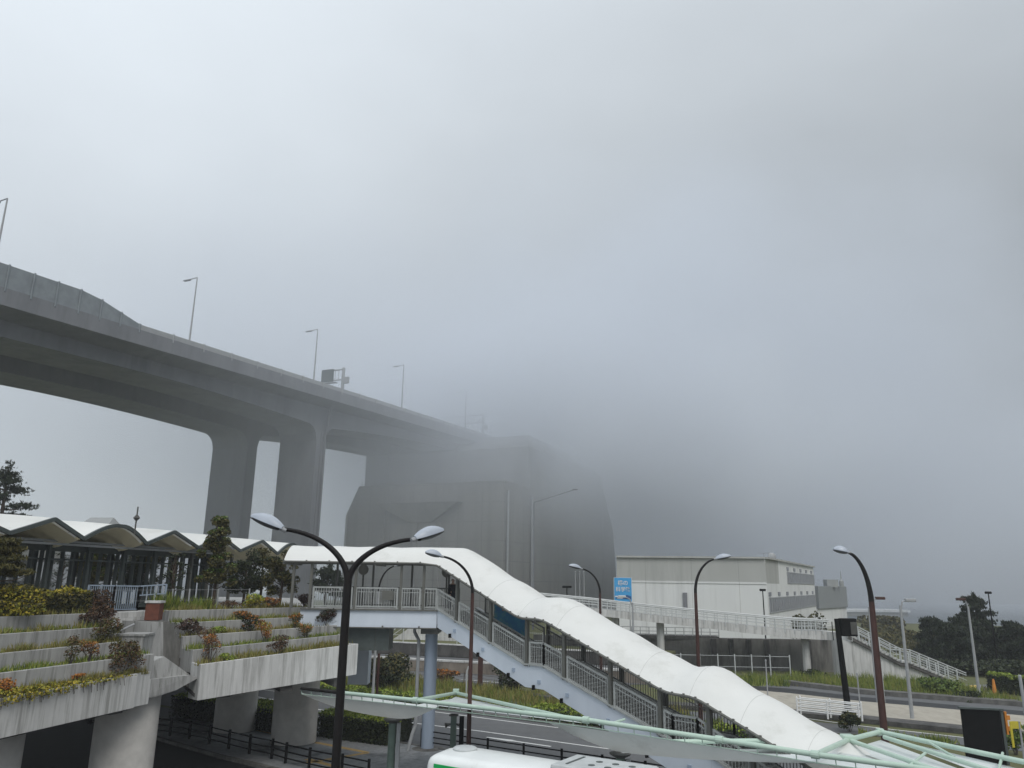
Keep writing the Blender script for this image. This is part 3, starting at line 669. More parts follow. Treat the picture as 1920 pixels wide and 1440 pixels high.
# middle: cross beam, wall and steps between the two blocks
a = PZ(258, 1268, 4.9); b = PZ(375, 1246, 4.4); d = (b-a); d.z = 0; d.normalize(); n_ = Vector((-d.y, d.x, 0))
a = PLf[4][1]+n_*.4; b = PR[4][0]+n_*.5
def pxpoly(pts, dy, depth, name, mt):
    P = [PY(x, y, 32.6+(x-259)*.0235+dy) for x, y in pts]; return MB().prism(P, BKV*depth).build(name, mt, pz)
pxpoly([(256, 1313), (295, 1306), (330, 1294), (374, 1270), (355, 1266), (258, 1277)], 0, 5, 'cross_beam', 'concrete')
pxpoly([(250, 1277), (356, 1265), (308, 1231), (288, 1239), (250, 1243)], .35, 4, 'haunch_wall', 'concrete')
pxpoly([(306, 1233), (356, 1265), (372, 1258), (350, 1222), (332, 1190), (318, 1165), (300, 1165)], 2.4, 3, 'side_wall', 'wall_shaded_stained')
pxpoly([(256, 1242), (306, 1236), (306, 1166), (284, 1166), (284, 1192), (256, 1205)], 2.3, 3, 'back_wall', 'concrete')
c = PY(248, 1192, 34.4); m = MB(); m.box((c.x, c.y+.4, c.z-.5), (1.3, 1.0, 1.0), d); m.box((c.x, c.y+.4, c.z+.04), (1.4, 1.1, .08), d); m.build('parapet_block', 'concrete', pz)
m = MB()
for k in range(3):
    p = PY(262+k*14, 1185-k*8, 36.3); m.box((p.x, p.y, 5.6), (.22, .22, 1.9), d)
m.build('pier_stub', 'concrete', pz)
c = PY(205, 1166, 36.0); e = PY(268, 1162, 37.4)
m = MB(); m.bar(c, e, .5, .3); m.bar(c+Vector((0, .1, .28)), e+Vector((0, .1, .28)), .5, .24); m.build('edge_kerb', 'concrete_pale', pz)
p0, p1 = PY(222, 1184, 34.2), PY(252, 1170, 34.6); MB().tube([p0-Vector((0, 0, .5)), p0, p1], .045, 8).build('handrail', 'lamp_grey', pz)
# brick planter box
p = PY(286, 1160, 36.2); t = thing('brick_box', 'square red-brown brick box with a pale cap at the corner of the plaza rail', 'planter box', (p.x, p.y+.35, 6.4))
MB().box((p.x-.12, p.y+.35, p.z+.3), (.62, .6, .75), d).build('brick_body', 'brick', t); MB().box((p.x-.12, p.y+.35, p.z+.72), (.72, .7, .09), d).build('cap', 'concrete_pale', t)
# plaza railing (blue-grey gate and rail)
r0, r1 = PY(160, 1147, 36.2), PY(256, 1145.5, 38.6); r2 = PY(307, 1141, 39.6)
t = thing('plaza_gate', 'blue-grey vertical bar gate and rail in front of the glass pavilion', 'gate', tuple(r0))
def bars(a, b, h, n, nm, mt, par, z0=.08):
    m = MB(); u = Vector((0, 0, 1)); m.bar(a+u*h, b+u*h, .06, .06); m.bar(a+u*z0, b+u*z0, .05, .05)
    for p in (a, b): m.bar(p, p+u*(h+.02), .07, .07)
    for k in range(1, n): q = a.lerp(b, k/n); m.bar(q+u*z0, q+u*h, .026, .026)
    return m.build(nm, mt, par)
bars(r0, r0.lerp(r1, .5), 1.15, 12, 'gate_leaf', 'gate_blue', t); bars(r0.lerp(r1, .5), r1, 1.15, 12, 'gate_leaf', 'gate_blue', t)
bars(r1, r2, 1.15, 7, 'side_rail', 'gate_blue', t, .72)
# round columns under the planters
cols = [((PY(232, 1400, 34.2).x, 34.2), 1.2, 2.6, 'fat round concrete column under the left planter block, nearest the camera'),
        ((-15.6, 47.6), 1.15, 2.4, 'round concrete column under the left end of the right planter block'),
        ((-11.4, 44.6), 1.18, 2.7, 'round concrete column between the boxy hedge and the tall lamp post'),
        ((PY(-12, 1430, 29.5).x, 29.5), .85, 2.3, 'pale round column cut by the left edge of the photo')]
for (x, y), r, z, l in cols:
    t = thing('concrete_column', l, 'column', (x, y, 0), 'round columns under the planters')
    MB().lathe((x, y, 0), [(r, 0), (r, z+1.2)], 40).build('shaft', 'concrete_column', t, smooth=True)
    m = MB(); m.lathe((x, y, 0), [(r+.03, 0), (r+.03, .14)], 40); m.build('base_ring', 'kerb', t, smooth=True)
# ================================================================== STATION PAVILION
pv = thing('station_pavilion', 'glass-walled station pavilion under a white zigzag membrane roof', 'building', (-19, 42, 6.95))
ZV, ZPk = 10.28, 11.03
def ez(px, py, z): return PZ(px, py, z)
prof = [(-95, 975, ZPk), (15, 997, ZV), (96, 970, ZPk), (156, 1009, ZV), (223, 985, ZPk, 'c'), (275, 1012, ZV), (325, 995, ZPk), (373, 1025, ZV), (414, 1005, ZPk), (452, 1031, ZV), (492, 1013, ZPk), (522, 1037, ZV), (550, 1020, ZPk, 'c')]
e0, e1 = ez(15, 997, ZV), ez(522, 1037, ZV); ed = (e1-e0).normalized(); en = Vector((-ed.y, ed.x, 0))
def onedge(px, z):   # point of the straight eave line seen at picture column px
    r_ = ray(px, 1010); A2 = Matrix(((r_.x, -ed.x), (r_.y, -ed.y))); s = A2.inverted() @ Vector((e0.x, e0.y))
    p = e0+ed*s[1]; return Vector((p.x, p.y, z))
edge = []
pk = [(onedge(q[0], q[2]), len(q) > 3) for q in prof]
for i, (p, c) in enumerate(pk):
    edge.append(p)
    if i < len(pk)-1:
        q, c2 = pk[i+1]
        if c or c2:
            for k in range(1, 8):
                f = k/8; z = ZV+(ZPk+.02-ZV)*math.sin(pi/2*(f if c2 else 1-f)); r_ = p.lerp(q, f); edge.append(Vector((r_.x, r_.y, z)))
last = edge[-1]
for k in range(1, 9):
    f = k/8; r_ = last+ed*1.1*f; edge.append(Vector((r_.x, r_.y, ZV+(ZPk-ZV)*math.cos(pi/2*f))))
rows = []
for j in range(7):
    f = j/6; zr = 11.3
    rows.append([Vector((p.x, p.y, p.z+(zr-p.z)*(1-(1-f)**1.5)))+en*5*f for p in edge])
m = MB().loft(rows); rf = m.build('membrane_roof', 'membrane', pv, smooth=True)
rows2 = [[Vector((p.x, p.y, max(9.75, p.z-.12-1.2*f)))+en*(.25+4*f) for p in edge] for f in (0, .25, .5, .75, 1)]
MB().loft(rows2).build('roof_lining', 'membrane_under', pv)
back = [[rows[-1][0], rows[-1][-1]], [rows[-1][0]+en*9-Vector((0, 0, 1.2)), rows[-1][-1]+en*9-Vector((0, 0, 1.2))]]
MB().loft(back).build('rear_roof', 'membrane', pv)
m = MB()
for p, q in zip(edge[:-1], edge[1:]): m.bar(p-en*.03-Vector((0, 0, .05)), q-en*.03-Vector((0, 0, .05)), .12, .17)
m.build('roof_edge', 'frame_grey', pv)
# skylight on the curved bay
p = PY(221, 983, 41)
m = MB(); m.add([p-ed*1.1-Vector((0, 0, .5)), p+ed*1.1-Vector((0, 0, .5)), p+ed*1.1+en*2-Vector((0, 0, .5)), p-ed*1.1+en*2-Vector((0, 0, .5)), p+en*.3+Vector((0, 0, .35)), p+en*1.7+Vector((0, 0, .35))], [(0, 1, 4), (1, 2, 5, 4), (2, 3, 5), (3, 0, 4, 5)]); m.build('roof_lantern', 'far_wall', pv)
p = PY(252, 1002, 38.5); t = thing('wind_vane', 'slim mast with a diamond vane beside the curved pavilion roof', 'vane', tuple(p))
MB().tube([p, p+Vector((0, 0, 1.35))], .035, 6).build('mast', 'steel_dark', t); MB().lathe(p+Vector((0, 0, .62)), [(.01, 0), (.18, .18), (.01, .38)], 4).build('diamond', 'steel_dark', t)
# glazed wall set back behind the eave
w0 = onedge(62, 6.95)+en*1.7; w1 = onedge(452, 6.95)+en*1.7; L_ = (w1-w0).length
u = Vector((0, 0, 1))
m = MB(); m.bar(w0+u*2.95, w1+u*2.95, .3, .45); m.bar(w0+u*.1, w1+u*.1, .25, .2); m.bar(w0+en*.0+u*2.35-en*.02, w1+u*2.35-en*.02, .1, .08); m.build('wall_beam', 'frame_grey', pv)
m = MB(); m.bar(w0-en*1.0+u*3.0, w1-en*1.0+u*3.05, .06, .1); m.bar(w0-en*.6+u*3.15, w1-en*.6+u*3.2, .2, .1); m.build('eave_pipe', 'lamp_grey', pv)
n = 26
for k in range(0, n+1, 1):
    f = k/n
    if k % 4 == 0: MB().box(w0.lerp(w1, f)-en*.3+u*1.5, (.17, .17, 3.0), ed).build('post', 'frame_grey', pv)
m = MB()
for k in range(n+1): m.box(w0.lerp(w1, k/n)+u*1.5, (.055, .10, 2.9), ed)
m.build('mullion', 'frame_grey', pv)
gl = bpy.data.materials.new('pavilion_glass'); gl.use_nodes = True; nt = gl.node_tree; nt.nodes.clear()
o_ = nt.nodes.new('ShaderNodeOutputMaterial'); mx = nt.nodes.new('ShaderNodeMixShader'); tr = nt.nodes.new('ShaderNodeBsdfTransparent'); gs = nt.nodes.new('ShaderNodeBsdfGlossy'); gs.inputs['Roughness'].default_value = .05
tr.inputs['Color'].default_value = (.50, .64, .60, 1); fr_ = nt.nodes.new('ShaderNodeFresnel'); fr_.inputs['IOR'].default_value = 1.5
ma_ = nt.nodes.new('ShaderNodeMath'); ma_.operation = 'MULTIPLY_ADD'; nt.links.new(fr_.outputs[0], ma_.inputs[0]); ma_.inputs[1].default_value = .9; ma_.inputs[2].default_value = .07; nt.links.new(ma_.outputs[0], mx.inputs[0]); nt.links.new(tr.outputs[0], mx.inputs[1]); nt.links.new(gs.outputs[0], mx.inputs[2]); nt.links.new(mx.outputs[0], o_.inputs[0]); M['pavilion_glass'] = gl
m = MB(); m.quad(w0+en*.05+u*.15, w1+en*.05+u*.15, w1+en*.05+u*2.85, w0+en*.05+u*2.85); m.build('glazing', 'pavilion_glass', pv)
i0 = w0.lerp(w1, .24)
w2_ = w1+ed*1.8; m = MB(); m.prism([i0+en*1.1, w2_+en*1.1, w2_+en*1.1+u*3.2, i0+en*1.1+u*3.2], en*.2)
m.prism([w0+en*.3, w0+en*5, w0+en*5+u*3.2, w0+en*.3+u*3.2], ed*1.4)
for f in (.33, .66): m.prism([w0.lerp(w1, f)+en*1.2, w0.lerp(w1, f)+ed*.9+en*1.2, w0.lerp(w1, f)+ed*.9+en*1.2+u*2.9, w0.lerp(w1, f)+en*1.2+u*2.9], en*.5)
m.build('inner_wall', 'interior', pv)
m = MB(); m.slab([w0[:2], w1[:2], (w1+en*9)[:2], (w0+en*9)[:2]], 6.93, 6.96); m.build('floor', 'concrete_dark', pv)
m = MB()
for k in range(9):
    c = w0.lerp(w1, .06+.1*k)+en*.9; m.bar(c+u*.3, c+ed*.8+u*1.7, .06, .06); m.bar(c+u*.2-ed*.2, c-ed*.9+u*1.6, .05, .05)
m.build('inner_brace', 'rail_grey', pv)
for px in (398, 430, 448, 470, 505): MB().box(onedge(px, 8.5)+en*1.2, (.16, .16, 3.1), ed).build('post', 'post_grey', pv)
# slim posts and wires in front (low fence of the plaza edge)
t = thing('wire_fence', 'thin grey posts with wires along the grassy top of the planters', 'fence', tuple(PZ(352, 1140, 6.95)))
m = MB(); wp = []
for px in (88, 196, 300, 352, 406, 465):
    q = onterr(PLf, 0, px, 1.3) if px < 200 else onterr(PR, 0, max(px, 320), 1.2); wp.append(q); MB().bar(q, q+u*1.05, .06, .06).build('post', 'lamp_grey', t)
for a_, b_ in zip(wp[:-1], wp[1:]):
    for h in (.5, 1.0): m.bar(a_+u*h, b_+u*h, .012, .012)
m.build('wire', 'lamp_grey', t)
# small glass kiosk far left
p = PY(35, 1050, 48); t = thing('glass_kiosk', 'small glazed kiosk with a grey hipped roof at the left edge', 'kiosk', (p.x, 50, 6.95))
x0, x1 = PY(-60, 1050, 48).x, PY(62, 1050, 48).x; zt = PY(60, 1031, 48).z; zr = PY(40, 1009, 50).z
m = MB(); m.slab([(x0, 48), (x1, 48), (x1, 53), (x0, 53)], 6.9, zt); m.build('glazed_wall', 'glass_dark', t)
m = MB(); m.add([(x0-.2, 47.7, zt), (x1+.2, 47.7, zt), (x1+.2, 53.3, zt), (x0-.2, 53.3, zt), (x0, 50.5, zr), (x1-1.2, 50.5, zr)], [(0, 1, 5, 4), (1, 2, 5), (2, 3, 4, 5), (3, 0, 4), (0, 3, 2, 1)]); m.build('roof', 'roof_grey', t)
m = MB()
for k in range(7): m.box((x0+(x1-x0)*k/6, 47.95, (6.95+zt)/2), (.07, .1, zt-6.95))
m.build('mullion', 'rail_grey', t)
# drip hose loop on the left planter
q0, q1 = PZ(0, 1216, 5.85), PZ(48, 1214, 5.85); t = MB().tube([q0.lerp(q1, k/8)+Vector((0, -.1, .38*math.sin(pi*k/8)-.05)) for k in range(9)], .018, 6).build('watering_hose', 'black_paint'); tag(t, 'black hose arched against the third wall of the left planter', 'hose')
# ================================================================== GROUND, ROADS
GX0, GX1, GY0, GY1 = -260, 330, -40, 470
struct('sea', MB().add([(78, 205, .0), (GX1, 128, .0), (GX1, GY1, .0), (GX0, GY1, .0), (GX0, 330, .0), (60, 330, .0)], [(0, 1, 2, 3, 4, 5)]), 'sea', 'grey sea beyond the shore, lost in fog', 'sea')
struct('ground', MB().quad((GX0, GY0, -.02), (GX1, GY0, -.02), (GX1, GY1, -.02), (GX0, GY1, -.02)), 'grass_ground', 'rough grassy ground', 'ground')
def strip(n0, n1, t0, t1, z, name, mt, label=None, **k): return struct(name, MB().quad(TN(t0, n0, z), TN(t1, n0, z), TN(t1, n1, z), TN(t0, n1, z)), mt, label, **k)
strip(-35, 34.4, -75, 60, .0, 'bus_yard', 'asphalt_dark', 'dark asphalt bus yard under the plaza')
strip(34.9, 45.0, -110, 120, .004, 'main_road', 'asphalt', 'grey main road with white lane lines')
# paving between the yard and the road, with kerb
pav = [PZ(100, 1330), PZ(292, 1386), PZ(412, 1421), PZ(520, 1447), PZ(640, 1475), TN(-5, 25), TN(10, 25), TN(10, 34.5), TN(-34, 34.5)]
m = MB(); m.slab([p[:2] for p in pav], .0, .12); struct('pavement', m, 'paving', 'grey block pavement between the yard fence and the road')
m = MB()
for a, b in zip(pav[:5], pav[1:6]): m.bar(Vector((a.x, a.y, .07)), Vector((b.x, b.y, .07)), .22, .16)
m.bar(TN(-34, 34.6, .07), TN(30, 34.6, .07), .2, .16); struct('kerb', m, 'kerb', 'concrete kerb of the pavement')
def line(name, pts, w, z=.012):
    m = MB()
    for a, b in zip(pts[:-1], pts[1:]):
        d = (b-a); d.z = 0; d.normalize(); n = Vector((-d.y, d.x, 0))*w/2
        m.quad(Vector((*(a-n)[:2], z)), Vector((*(b-n)[:2], z)), Vector((*(b+n)[:2], z)), Vector((*(a+n)[:2], z)))
    return struct(name, m, 'line', 'white road line', 'road marking')
line('lane_line', [PZ(480, 1306), PZ(600, 1331), PZ(700, 1347), PZ(900, 1371), PZ(1100, 1399), PZ(1200, 1412), PZ(1500, 1452)], .16)
line('edge_line', [TN(-90, 44.2), TN(60, 44.2)], .15)
m = MB(); a, b = PZ(912, 1382.5), PZ(1033, 1400); d = (b-a).normalized(); n = Vector((-d.y, d.x, 0)); a.z = b.z = .012; c = a.lerp(b, .38)
m.add([a-n*.08, c-n*.22, c.lerp(b, .12)-n*.1, b-n*.1, b+n*.1, c.lerp(b, .12)+n*.12, c+n*.25, a+n*.08], [tuple(range(8))]); struct('lane_arrow', m, 'line', 'white arrow painted on the near lane', 'road marking')
for q in (((480, 1319), (502, 1324)), ((598, 1372), (615, 1375)), ((484, 1309), (520, 1312))): line('lane_dash', [PZ(*q[0]), PZ(*q[1])], .18)
m = MB()
for a, b in (((480, 1368), (594, 1393)), ((592, 1392), (690, 1411)), ((690, 1411), (572, 1431)), ((575, 1423), (640, 1440))):
    A_, B_ = PZ(*a, .125), PZ(*b, .125); d = (B_-A_).normalized(); n = Vector((-d.y, d.x, 0))*.17; m.quad(A_-n, B_-n, B_+n, A_+n)
struct('tactile_paving', m, 'tactile', 'ochre tactile paving strips', 'paving')
# verge and the roads beyond
m = MB(); m.slab([TN(-80, 45.0)[:2], TN(60, 45.0)[:2], TN(60, 45.3)[:2], TN(-80, 45.3)[:2]], 0, .14); struct('verge_kerb', m, 'kerb', 'kerb of the planted verge', 'kerb')
def rz(px, py): return PZ(px, py, 0)
def band(pts_lo, pts_hi, z, name, mt, label, h=.0):
    m = MB(); lo = [PZ(*p) for p in pts_lo]; hi = [PZ(*p) for p in pts_hi]
    pl = [p[:2] for p in lo]+[p[:2] for p in hi[::-1]]
    if h: m.slab(pl, z, z+h)
    else: m.add([(x, y, z) for x, y in pl], [tuple(range(len(pl)))])
    return struct(name, m, mt, label)
band([(690, 1306), (1000, 1350), (1400, 1370), (1600, 1376), (1950, 1412)], [(690, 1292), (1000, 1318), (1400, 1340), (1600, 1361), (1950, 1398)], .006, 'side_road', 'asphalt', 'narrow grey side road behind the verge')
line('side_road_line', [PZ(1480, 1343), PZ(1600, 1360), PZ(1813, 1384), PZ(1950, 1399)], .16, .02)
band([(1000, 1312), (1500, 1345), (1590, 1353), (1950, 1392)], [(1000, 1306), (1490, 1338), (1590, 1346), (1950, 1383)], 0, 'ramp_kerb', 'concrete_dark', 'dark stained kerb of the beige ramp', .28)
band([(1300, 1312), (1490, 1338), (1590, 1346), (1950, 1383)], [(1300, 1290), (1480, 1306), (1620, 1322), (1950, 1352)], .02, 'ramp', 'paving_beige', 'beige concrete ramp', .24)
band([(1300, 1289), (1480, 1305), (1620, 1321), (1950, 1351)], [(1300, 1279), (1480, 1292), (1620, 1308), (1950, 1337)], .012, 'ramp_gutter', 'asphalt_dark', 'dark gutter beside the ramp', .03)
band([(560, 1262), (1000, 1287), (1300, 1282), (1480, 1296), (1620, 1313), (1950, 1343)], [(560, 1254), (1000, 1262), (1300, 1272), (1480, 1284), (1620, 1302), (1950, 1328)], .006, 'upper_road', 'asphalt', 'dark upper road below the concrete wall')
line('upper_road_line', [PZ(700, 1264), PZ(860, 1274), PZ(1000, 1286)], .16, .02)
band([(1470, 1284), (1620, 1302), (1950, 1328)], [(1470, 1281), (1620, 1299), (1950, 1324)], 0, 'upper_kerb', 'kerb', 'low kerb of the grassy slope', .35)
band([(1790, 1304), (1850, 1310), (1880, 1296)], [(1806, 1284), (1840, 1284), (1866, 1284)], .02, 'footpath', 'paving', 'grey path at the foot of the open stair')
m = MB(); a_ = [PZ(1812, 1291, .03), PZ(1829, 1290, .03), PZ(1833, 1284.5, .03), PZ(1817, 1285, .03)]; m.add(a_, [(0, 1, 2, 3)]); struct('tactile_plate', m, 'tactile_bright', 'yellow tactile plate at the foot of the open stair', 'paving')
# ------------------------------------------------------------------ fences
def post_fence(base, name, label, h, mt, rails, pw=.11, rw=.06, cat='fence', grp=None, extra=None):
    t = thing(name, label, cat, tuple(base[0]), grp); u = Vector((0, 0, 1))
    for p in base: MB().bar(p, p+u*(h+.06), pw, pw).build('post', mt, t)
    m = MB()
    for a, b in zip(base[:-1], base[1:]):
        for r in rails: m.bar(a+u*r, b+u*r, rw, rw*.8)
    m.build('rail', mt, t); return t
bp = [PZ(x, y, .12) for x, y in ((120, 1346), (167, 1358), (245, 1370), (318, 1380), (354, 1386), (392, 1394), (428, 1404), (467, 1414), (509, 1423), (535, 1431), (579, 1442), (640, 1455), (690, 1466))]
post_fence(bp, 'guard_fence', 'black three-rail guard fence curving along the yard pavement', .85, 'black_paint', (.22, .5, .8))
bp = [TN(-27.5+k*2.1, 34.35, .12) for k in range(14)]
post_fence(bp, 'roadside_fence', 'black three-rail fence at the near kerb of the main road behind the bus', .85, 'black_paint', (.3, .55, .82))
bp = [PZ(x, y, .3) for x, y in ((700, 1262), (800, 1272), (870, 1281), (940, 1289), (1010, 1299), (1080, 1315), (1160, 1330), (1250, 1344))]
post_fence(bp, 'cable_fence', 'rusty cable fence among the grass of the verge', .8, 'bark', (.25, .5, .75), .07, .025)
bp = [PY(px, py, 78.5-(px-1160)*.002) for px, py in ((1120, 1262), (1168, 1262), (1204, 1264), (1241, 1268), (1278, 1272), (1314, 1276), (1348, 1278), (1380, 1282), (1412, 1285), (1447, 1286), (1484, 1287))]
bp = [Vector((p.x, p.y, max(p.z, .0))) for p in bp]
post_fence(bp, 'mesh_fence', 'white post fence with thin mesh along the foot of the concrete wall', 2.1, 'rail_white', (1.0, 2.0), .09, .05)
# white guard rail by the black signal pole
b0, b1 = PZ(1496, 1342, .26), PZ(1612, 1355, .26)
t = thing('guard_rail', 'short white four-rail guard rail around the foot of the signal pole', 'guard rail', tuple(b0))
dd = (b1-b0).normalized(); nn = Vector((-dd.y, dd.x, 0)); u = Vector((0, 0, 1))
for off in (0, .7):
    for f in (0, .5, 1): p = b0.lerp(b1, f)+nn*off; MB().tube([p, p+u*1.12, p+u*1.2], [.06, .06, .02], 8).build('post', 'white_paint', t)
    m = MB()
    for r in (.35, .6, .82, 1.05): m.tube([b0+nn*off+u*r, b1+nn*off+u*r], .04, 8)
    m.build('rail', 'white_paint', t)
# ------------------------------------------------------------------ street lamps
def head(parent, p, dirv, L=.92, w=.30, tilt=.2):
    d = Vector(dirv).normalized(); d = (d+Vector((0, 0, tilt))).normalized(); s_ = d.cross(Vector((0, 0, 1))).normalized(); n = s_.cross(d)
    hd = []; ln = []
    for k in range(9):
        f = k/8; ww = w*math.sin(pi*(.12+.80*f**.85))**.7; hh = .22*math.sin(pi*(.1+.82*f))**.8
        c = p+d*L*f
        hd.append([c+s_*ww/2*math.cos(a)+n*(hh*math.sin(a) if math.sin(a) > 0 else .10*hh*math.sin(a)) for a in [2*pi*j/12 for j in range(12)]])
        ln.append([c+s_*ww/2*.86*math.cos(a)+n*(-.015+.42*hh*math.sin(a)) for a in [pi+pi*j/8 for j in range(9)]])
    h = MB().loft(hd, True, True).build('lamp_head', 'lamp_head', parent, smooth=True)
    MB().loft(ln[1:]).build('lens', 'lamp_lens', h, smooth=True)
    MB().tube([p-d*.12, p+d*.06], .06, 8).build('clamp', 'lamp_grey', h)
def arc(p0, p1, rise_dir, n=14):
    """quarter-ellipse from the vertical shaft top p0 to the head end p1"""
    p0, p1 = Vector(p0), Vector(p1); h = Vector((p1.x-p0.x, p1.y-p0.y, 0)); v = p1.z-p0.z
    return [p0+h*(1-math.cos(pi/2*k/n*.93))/(1-math.cos(pi/2*.93))+Vector((0, 0, v*math.sin(pi/2*k/n*.93)/math.sin(pi/2*.93))) for k in range(n+1)]
GL = 'curved street lamps'
def single_lamp(label, Y, shaft_px, tip_px, dY=0, r0=.12, r1=.05, mt='lamp_brown', L=.9, base_z=0, w=.3):
    s_ = PY(*shaft_px, Y); tip = PY(*tip_px, Y+dY); b = Vector((s_.x, Y, base_z))
    t = thing('street_lamp', label, 'street lamp', tuple(b), GL)
    pts = [b, Vector((s_.x, Y, 1.2)), Vector((s_.x, Y, s_.z))]; A_ = arc(pts[-1], tip, 1)
    MB().tube(pts, [r0*1.5, r0, r0*.72], 12).build('pole', mt, t, smooth=True)
    MB().tube(A_, [r0*.72+(r1-r0*.72)*k/14 for k in range(15)], 10).build('arm', 'lamp_black', t, smooth=True)
    MB().lathe(b, [(r0*2.2, 0), (r0*2.2, .06), (r0*1.5, .1)], 12).build('base_plate', mt, t)
    d = A_[-1]-A_[-2]; d.z = 0; head(t, A_[-1], d, L, w)
    return t
# double-arm lamp in the foreground
Yd = 20.0; f_ = PY(653, 1078, Yd); b = Vector((PY(632, 1440, Yd).x*1.0, Yd, 0)); b.x = f_.x
t = thing('double_street_lamp', 'tall black street lamp with two curved arms and pale oval heads in the foreground', 'street lamp', tuple(b))
MB().tube([b, b+Vector((0, 0, 1)), f_-Vector((0, 0, .15)), f_+Vector((0, 0, .1))], [.15, .115, .105, .085], 16).build('pole', 'lamp_black', t, smooth=True)
MB().lathe(b, [(.3, 0), (.3, .08), (.18, .14)], 12).build('base_plate', 'lamp_black', t)
for tip in ((530, 992), (778, 1011)):
    tp = PY(*tip, Yd); A_ = arc(f_-Vector((0, 0, .25)), tp, 1); MB().tube(A_, [.088-.038*k/14 for k in range(15)], 12).build('arm', 'lamp_black', t, smooth=True)
    d = A_[-1]-A_[-2]; s1 = 1 if d.x > 0 else -1; head(t, A_[-1], (s1, .12 if s1 < 0 else .9, 0), .92, .36, .36 if s1 < 0 else .3)
single_lamp('brown curved lamp standing in front of the footbridge stair, head to the left', 36, (886, 1112), (827, 1043), -.6, .105, .045, L=.75)
single_lamp('slim brown curved lamp rising behind the white stair roof beside the blue sign board', 55, (1125, 1112), (1089, 1066), -.5, .11, .045)
single_lamp('curved lamp before the museum with its head to the right', 46, (1304, 1112), (1342, 1048), 0, .125, .05)
single_lamp('tallest thick brown curved lamp at the right, its oval head to the left', 33, (1634, 1128), (1590, 1036), 0, .155, .055, L=.62, w=.36)
single_lamp('thin grey curved lamp behind the footbridge railing, seen under its roof', 60, (710, 1108), (742, 1061), 0, .1, .05, mt='lamp_grey')
def box_lamp(label, base, toppx, tippx, mt, Y=None):
    b = PZ(*base) if Y is None else None
    Y = b.y if b else Y; tp = PY(*toppx, Y); b = Vector((tp.x, Y, 0))
    t = thing('box_head_lamp', label, 'street lamp', tuple(b), 'lamps with box heads at the right')
    MB().tube([b, tp], [.13, .08], 10).build('pole', 'lamp_grey', t, smooth=True)
    ti = PY(*tippx, Y); MB().tube([tp-Vector((0, 0, .5)), tp.lerp(ti, .35)+Vector((0, 0, .12)), ti], .05, 8).build('arm', 'lamp_grey', t)
    s_ = 1 if ti.x > tp.x else -1; MB().box(ti+Vector((s_*.3, 0, .02)), (.72, .34, .22)).build('lamp_head', mt, t, bevel=.05)
box_lamp('pale grey lamp pole with a box head, standing on the beige ramp', (1708, 1355), (1688, 1135), (1698, 1126), 'lamp_grey')
box_lamp('grey lamp pole with a brown box head turned left, before the pines', (1838, 1308), (1815, 1137), (1808, 1124), 'lamp_brown')
box_lamp('lamp pole half hidden behind the thick brown lamp, brown head to the right', (1660, 1318), (1629, 1138), (1643, 1122), 'lamp_brown')
box_lamp('thin white lamp in front of the blue sign board', (1186, 1250), (1186, 1130), (1172, 1119), 'rail_white', Y=76)
# signal pole
b = PZ(1578, 1345, .26); tp = PY(1566, 1160, b.y); b.x = tp.x+.35
t = thing('signal_pole', 'thick black signal pole with a conical foot and a dark signal box at its top', 'traffic signal', tuple(b))
MB().tube([b, Vector((tp.x+.1, b.y, tp.z))], [.22, .17], 12).build('pole', 'black_paint', t, smooth=True)
MB().lathe(b, [(.62, 0), (.6, .08), (.26, .5)], 14).build('conical_foot', 'black_paint', t)
MB().tube([Vector((tp.x-.25, b.y, tp.z-.2)), Vector((tp.x-.25, b.y, tp.z-1.4))], .03, 6).build('conduit', 'black_paint', t)
q = PY(1590, 1176, b.y); MB().box(q, (1.05, .5, 1.15)).build('signal_box', 'black_paint', t, bevel=.04); MB().box(q+Vector((.28, -.27, -.05)), (.42, .06, .8)).build('signal_face', 'steel_dark', t)
MB().bar(Vector((tp.x, b.y, q.z+.2)), q+Vector((0, 0, .2)), .1, .1).build('bracket', 'black_paint', t)
# slim posts at right
for px, by, ty, mt, l in ((1614, 1340, 1265, 'lamp_grey', 'slim grey post at the right end of the white guard rail'), (1659, 1318, 1240, 'rail_white', 'thin white post right of the thick brown lamp'), (1440, 1310, 1240, 'lamp_grey', 'slim grey post above the lower stair roof')):
    b = PZ(px, by); tp = PY(px-3, ty, b.y); t = thing('sign_post', l, 'post', tuple(b)); MB().tube([b, Vector((b.x, b.y, tp.z))], .05, 8).build('pole', mt, t)
    MB().lathe((b.x, b.y, tp.z), [(.07, 0), (.07, .1), (.02, .14)], 8).build('cap', 'lamp_grey', t)
b0 = PZ(704, 1347); tp = PY(702, 1225, b0.y); t = thing('sign_post', 'thin brown pole behind the foreground hedge and canopy column', 'post', tuple(b0)); MB().tube([b0, Vector((b0.x, b0.y, tp.z))], .09, 8).build('pole', 'lamp_brown', t); MB().lathe(b0, [(.16, 0), (.16, .1)], 8).build('base_plate', 'lamp_brown', t)
b0 = PZ(900, 1285); t = thing('square_post', 'rusty square post under the sloping stair girder', 'post', tuple(b0)); MB().box((b0.x, b0.y, 2.1), (.42, .42, 4.2)).build('shaft', 'lamp_brown', t); MB().box((b0.x, b0.y, .08), (.6, .6, .16)).build('base_plate', 'kerb', t)
b0 = PZ(874, 1308); t = thing('hooked_pipe', 'white pipe with a bent top beside the brown lamp', 'pipe', tuple(b0)); MB().tube([b0, b0+Vector((0, 0, 1.9)), b0+Vector((.12, 0, 2.2)), b0+Vector((.4, 0, 2.4))], .06, 8).build('pipe', 'rail_white', t)
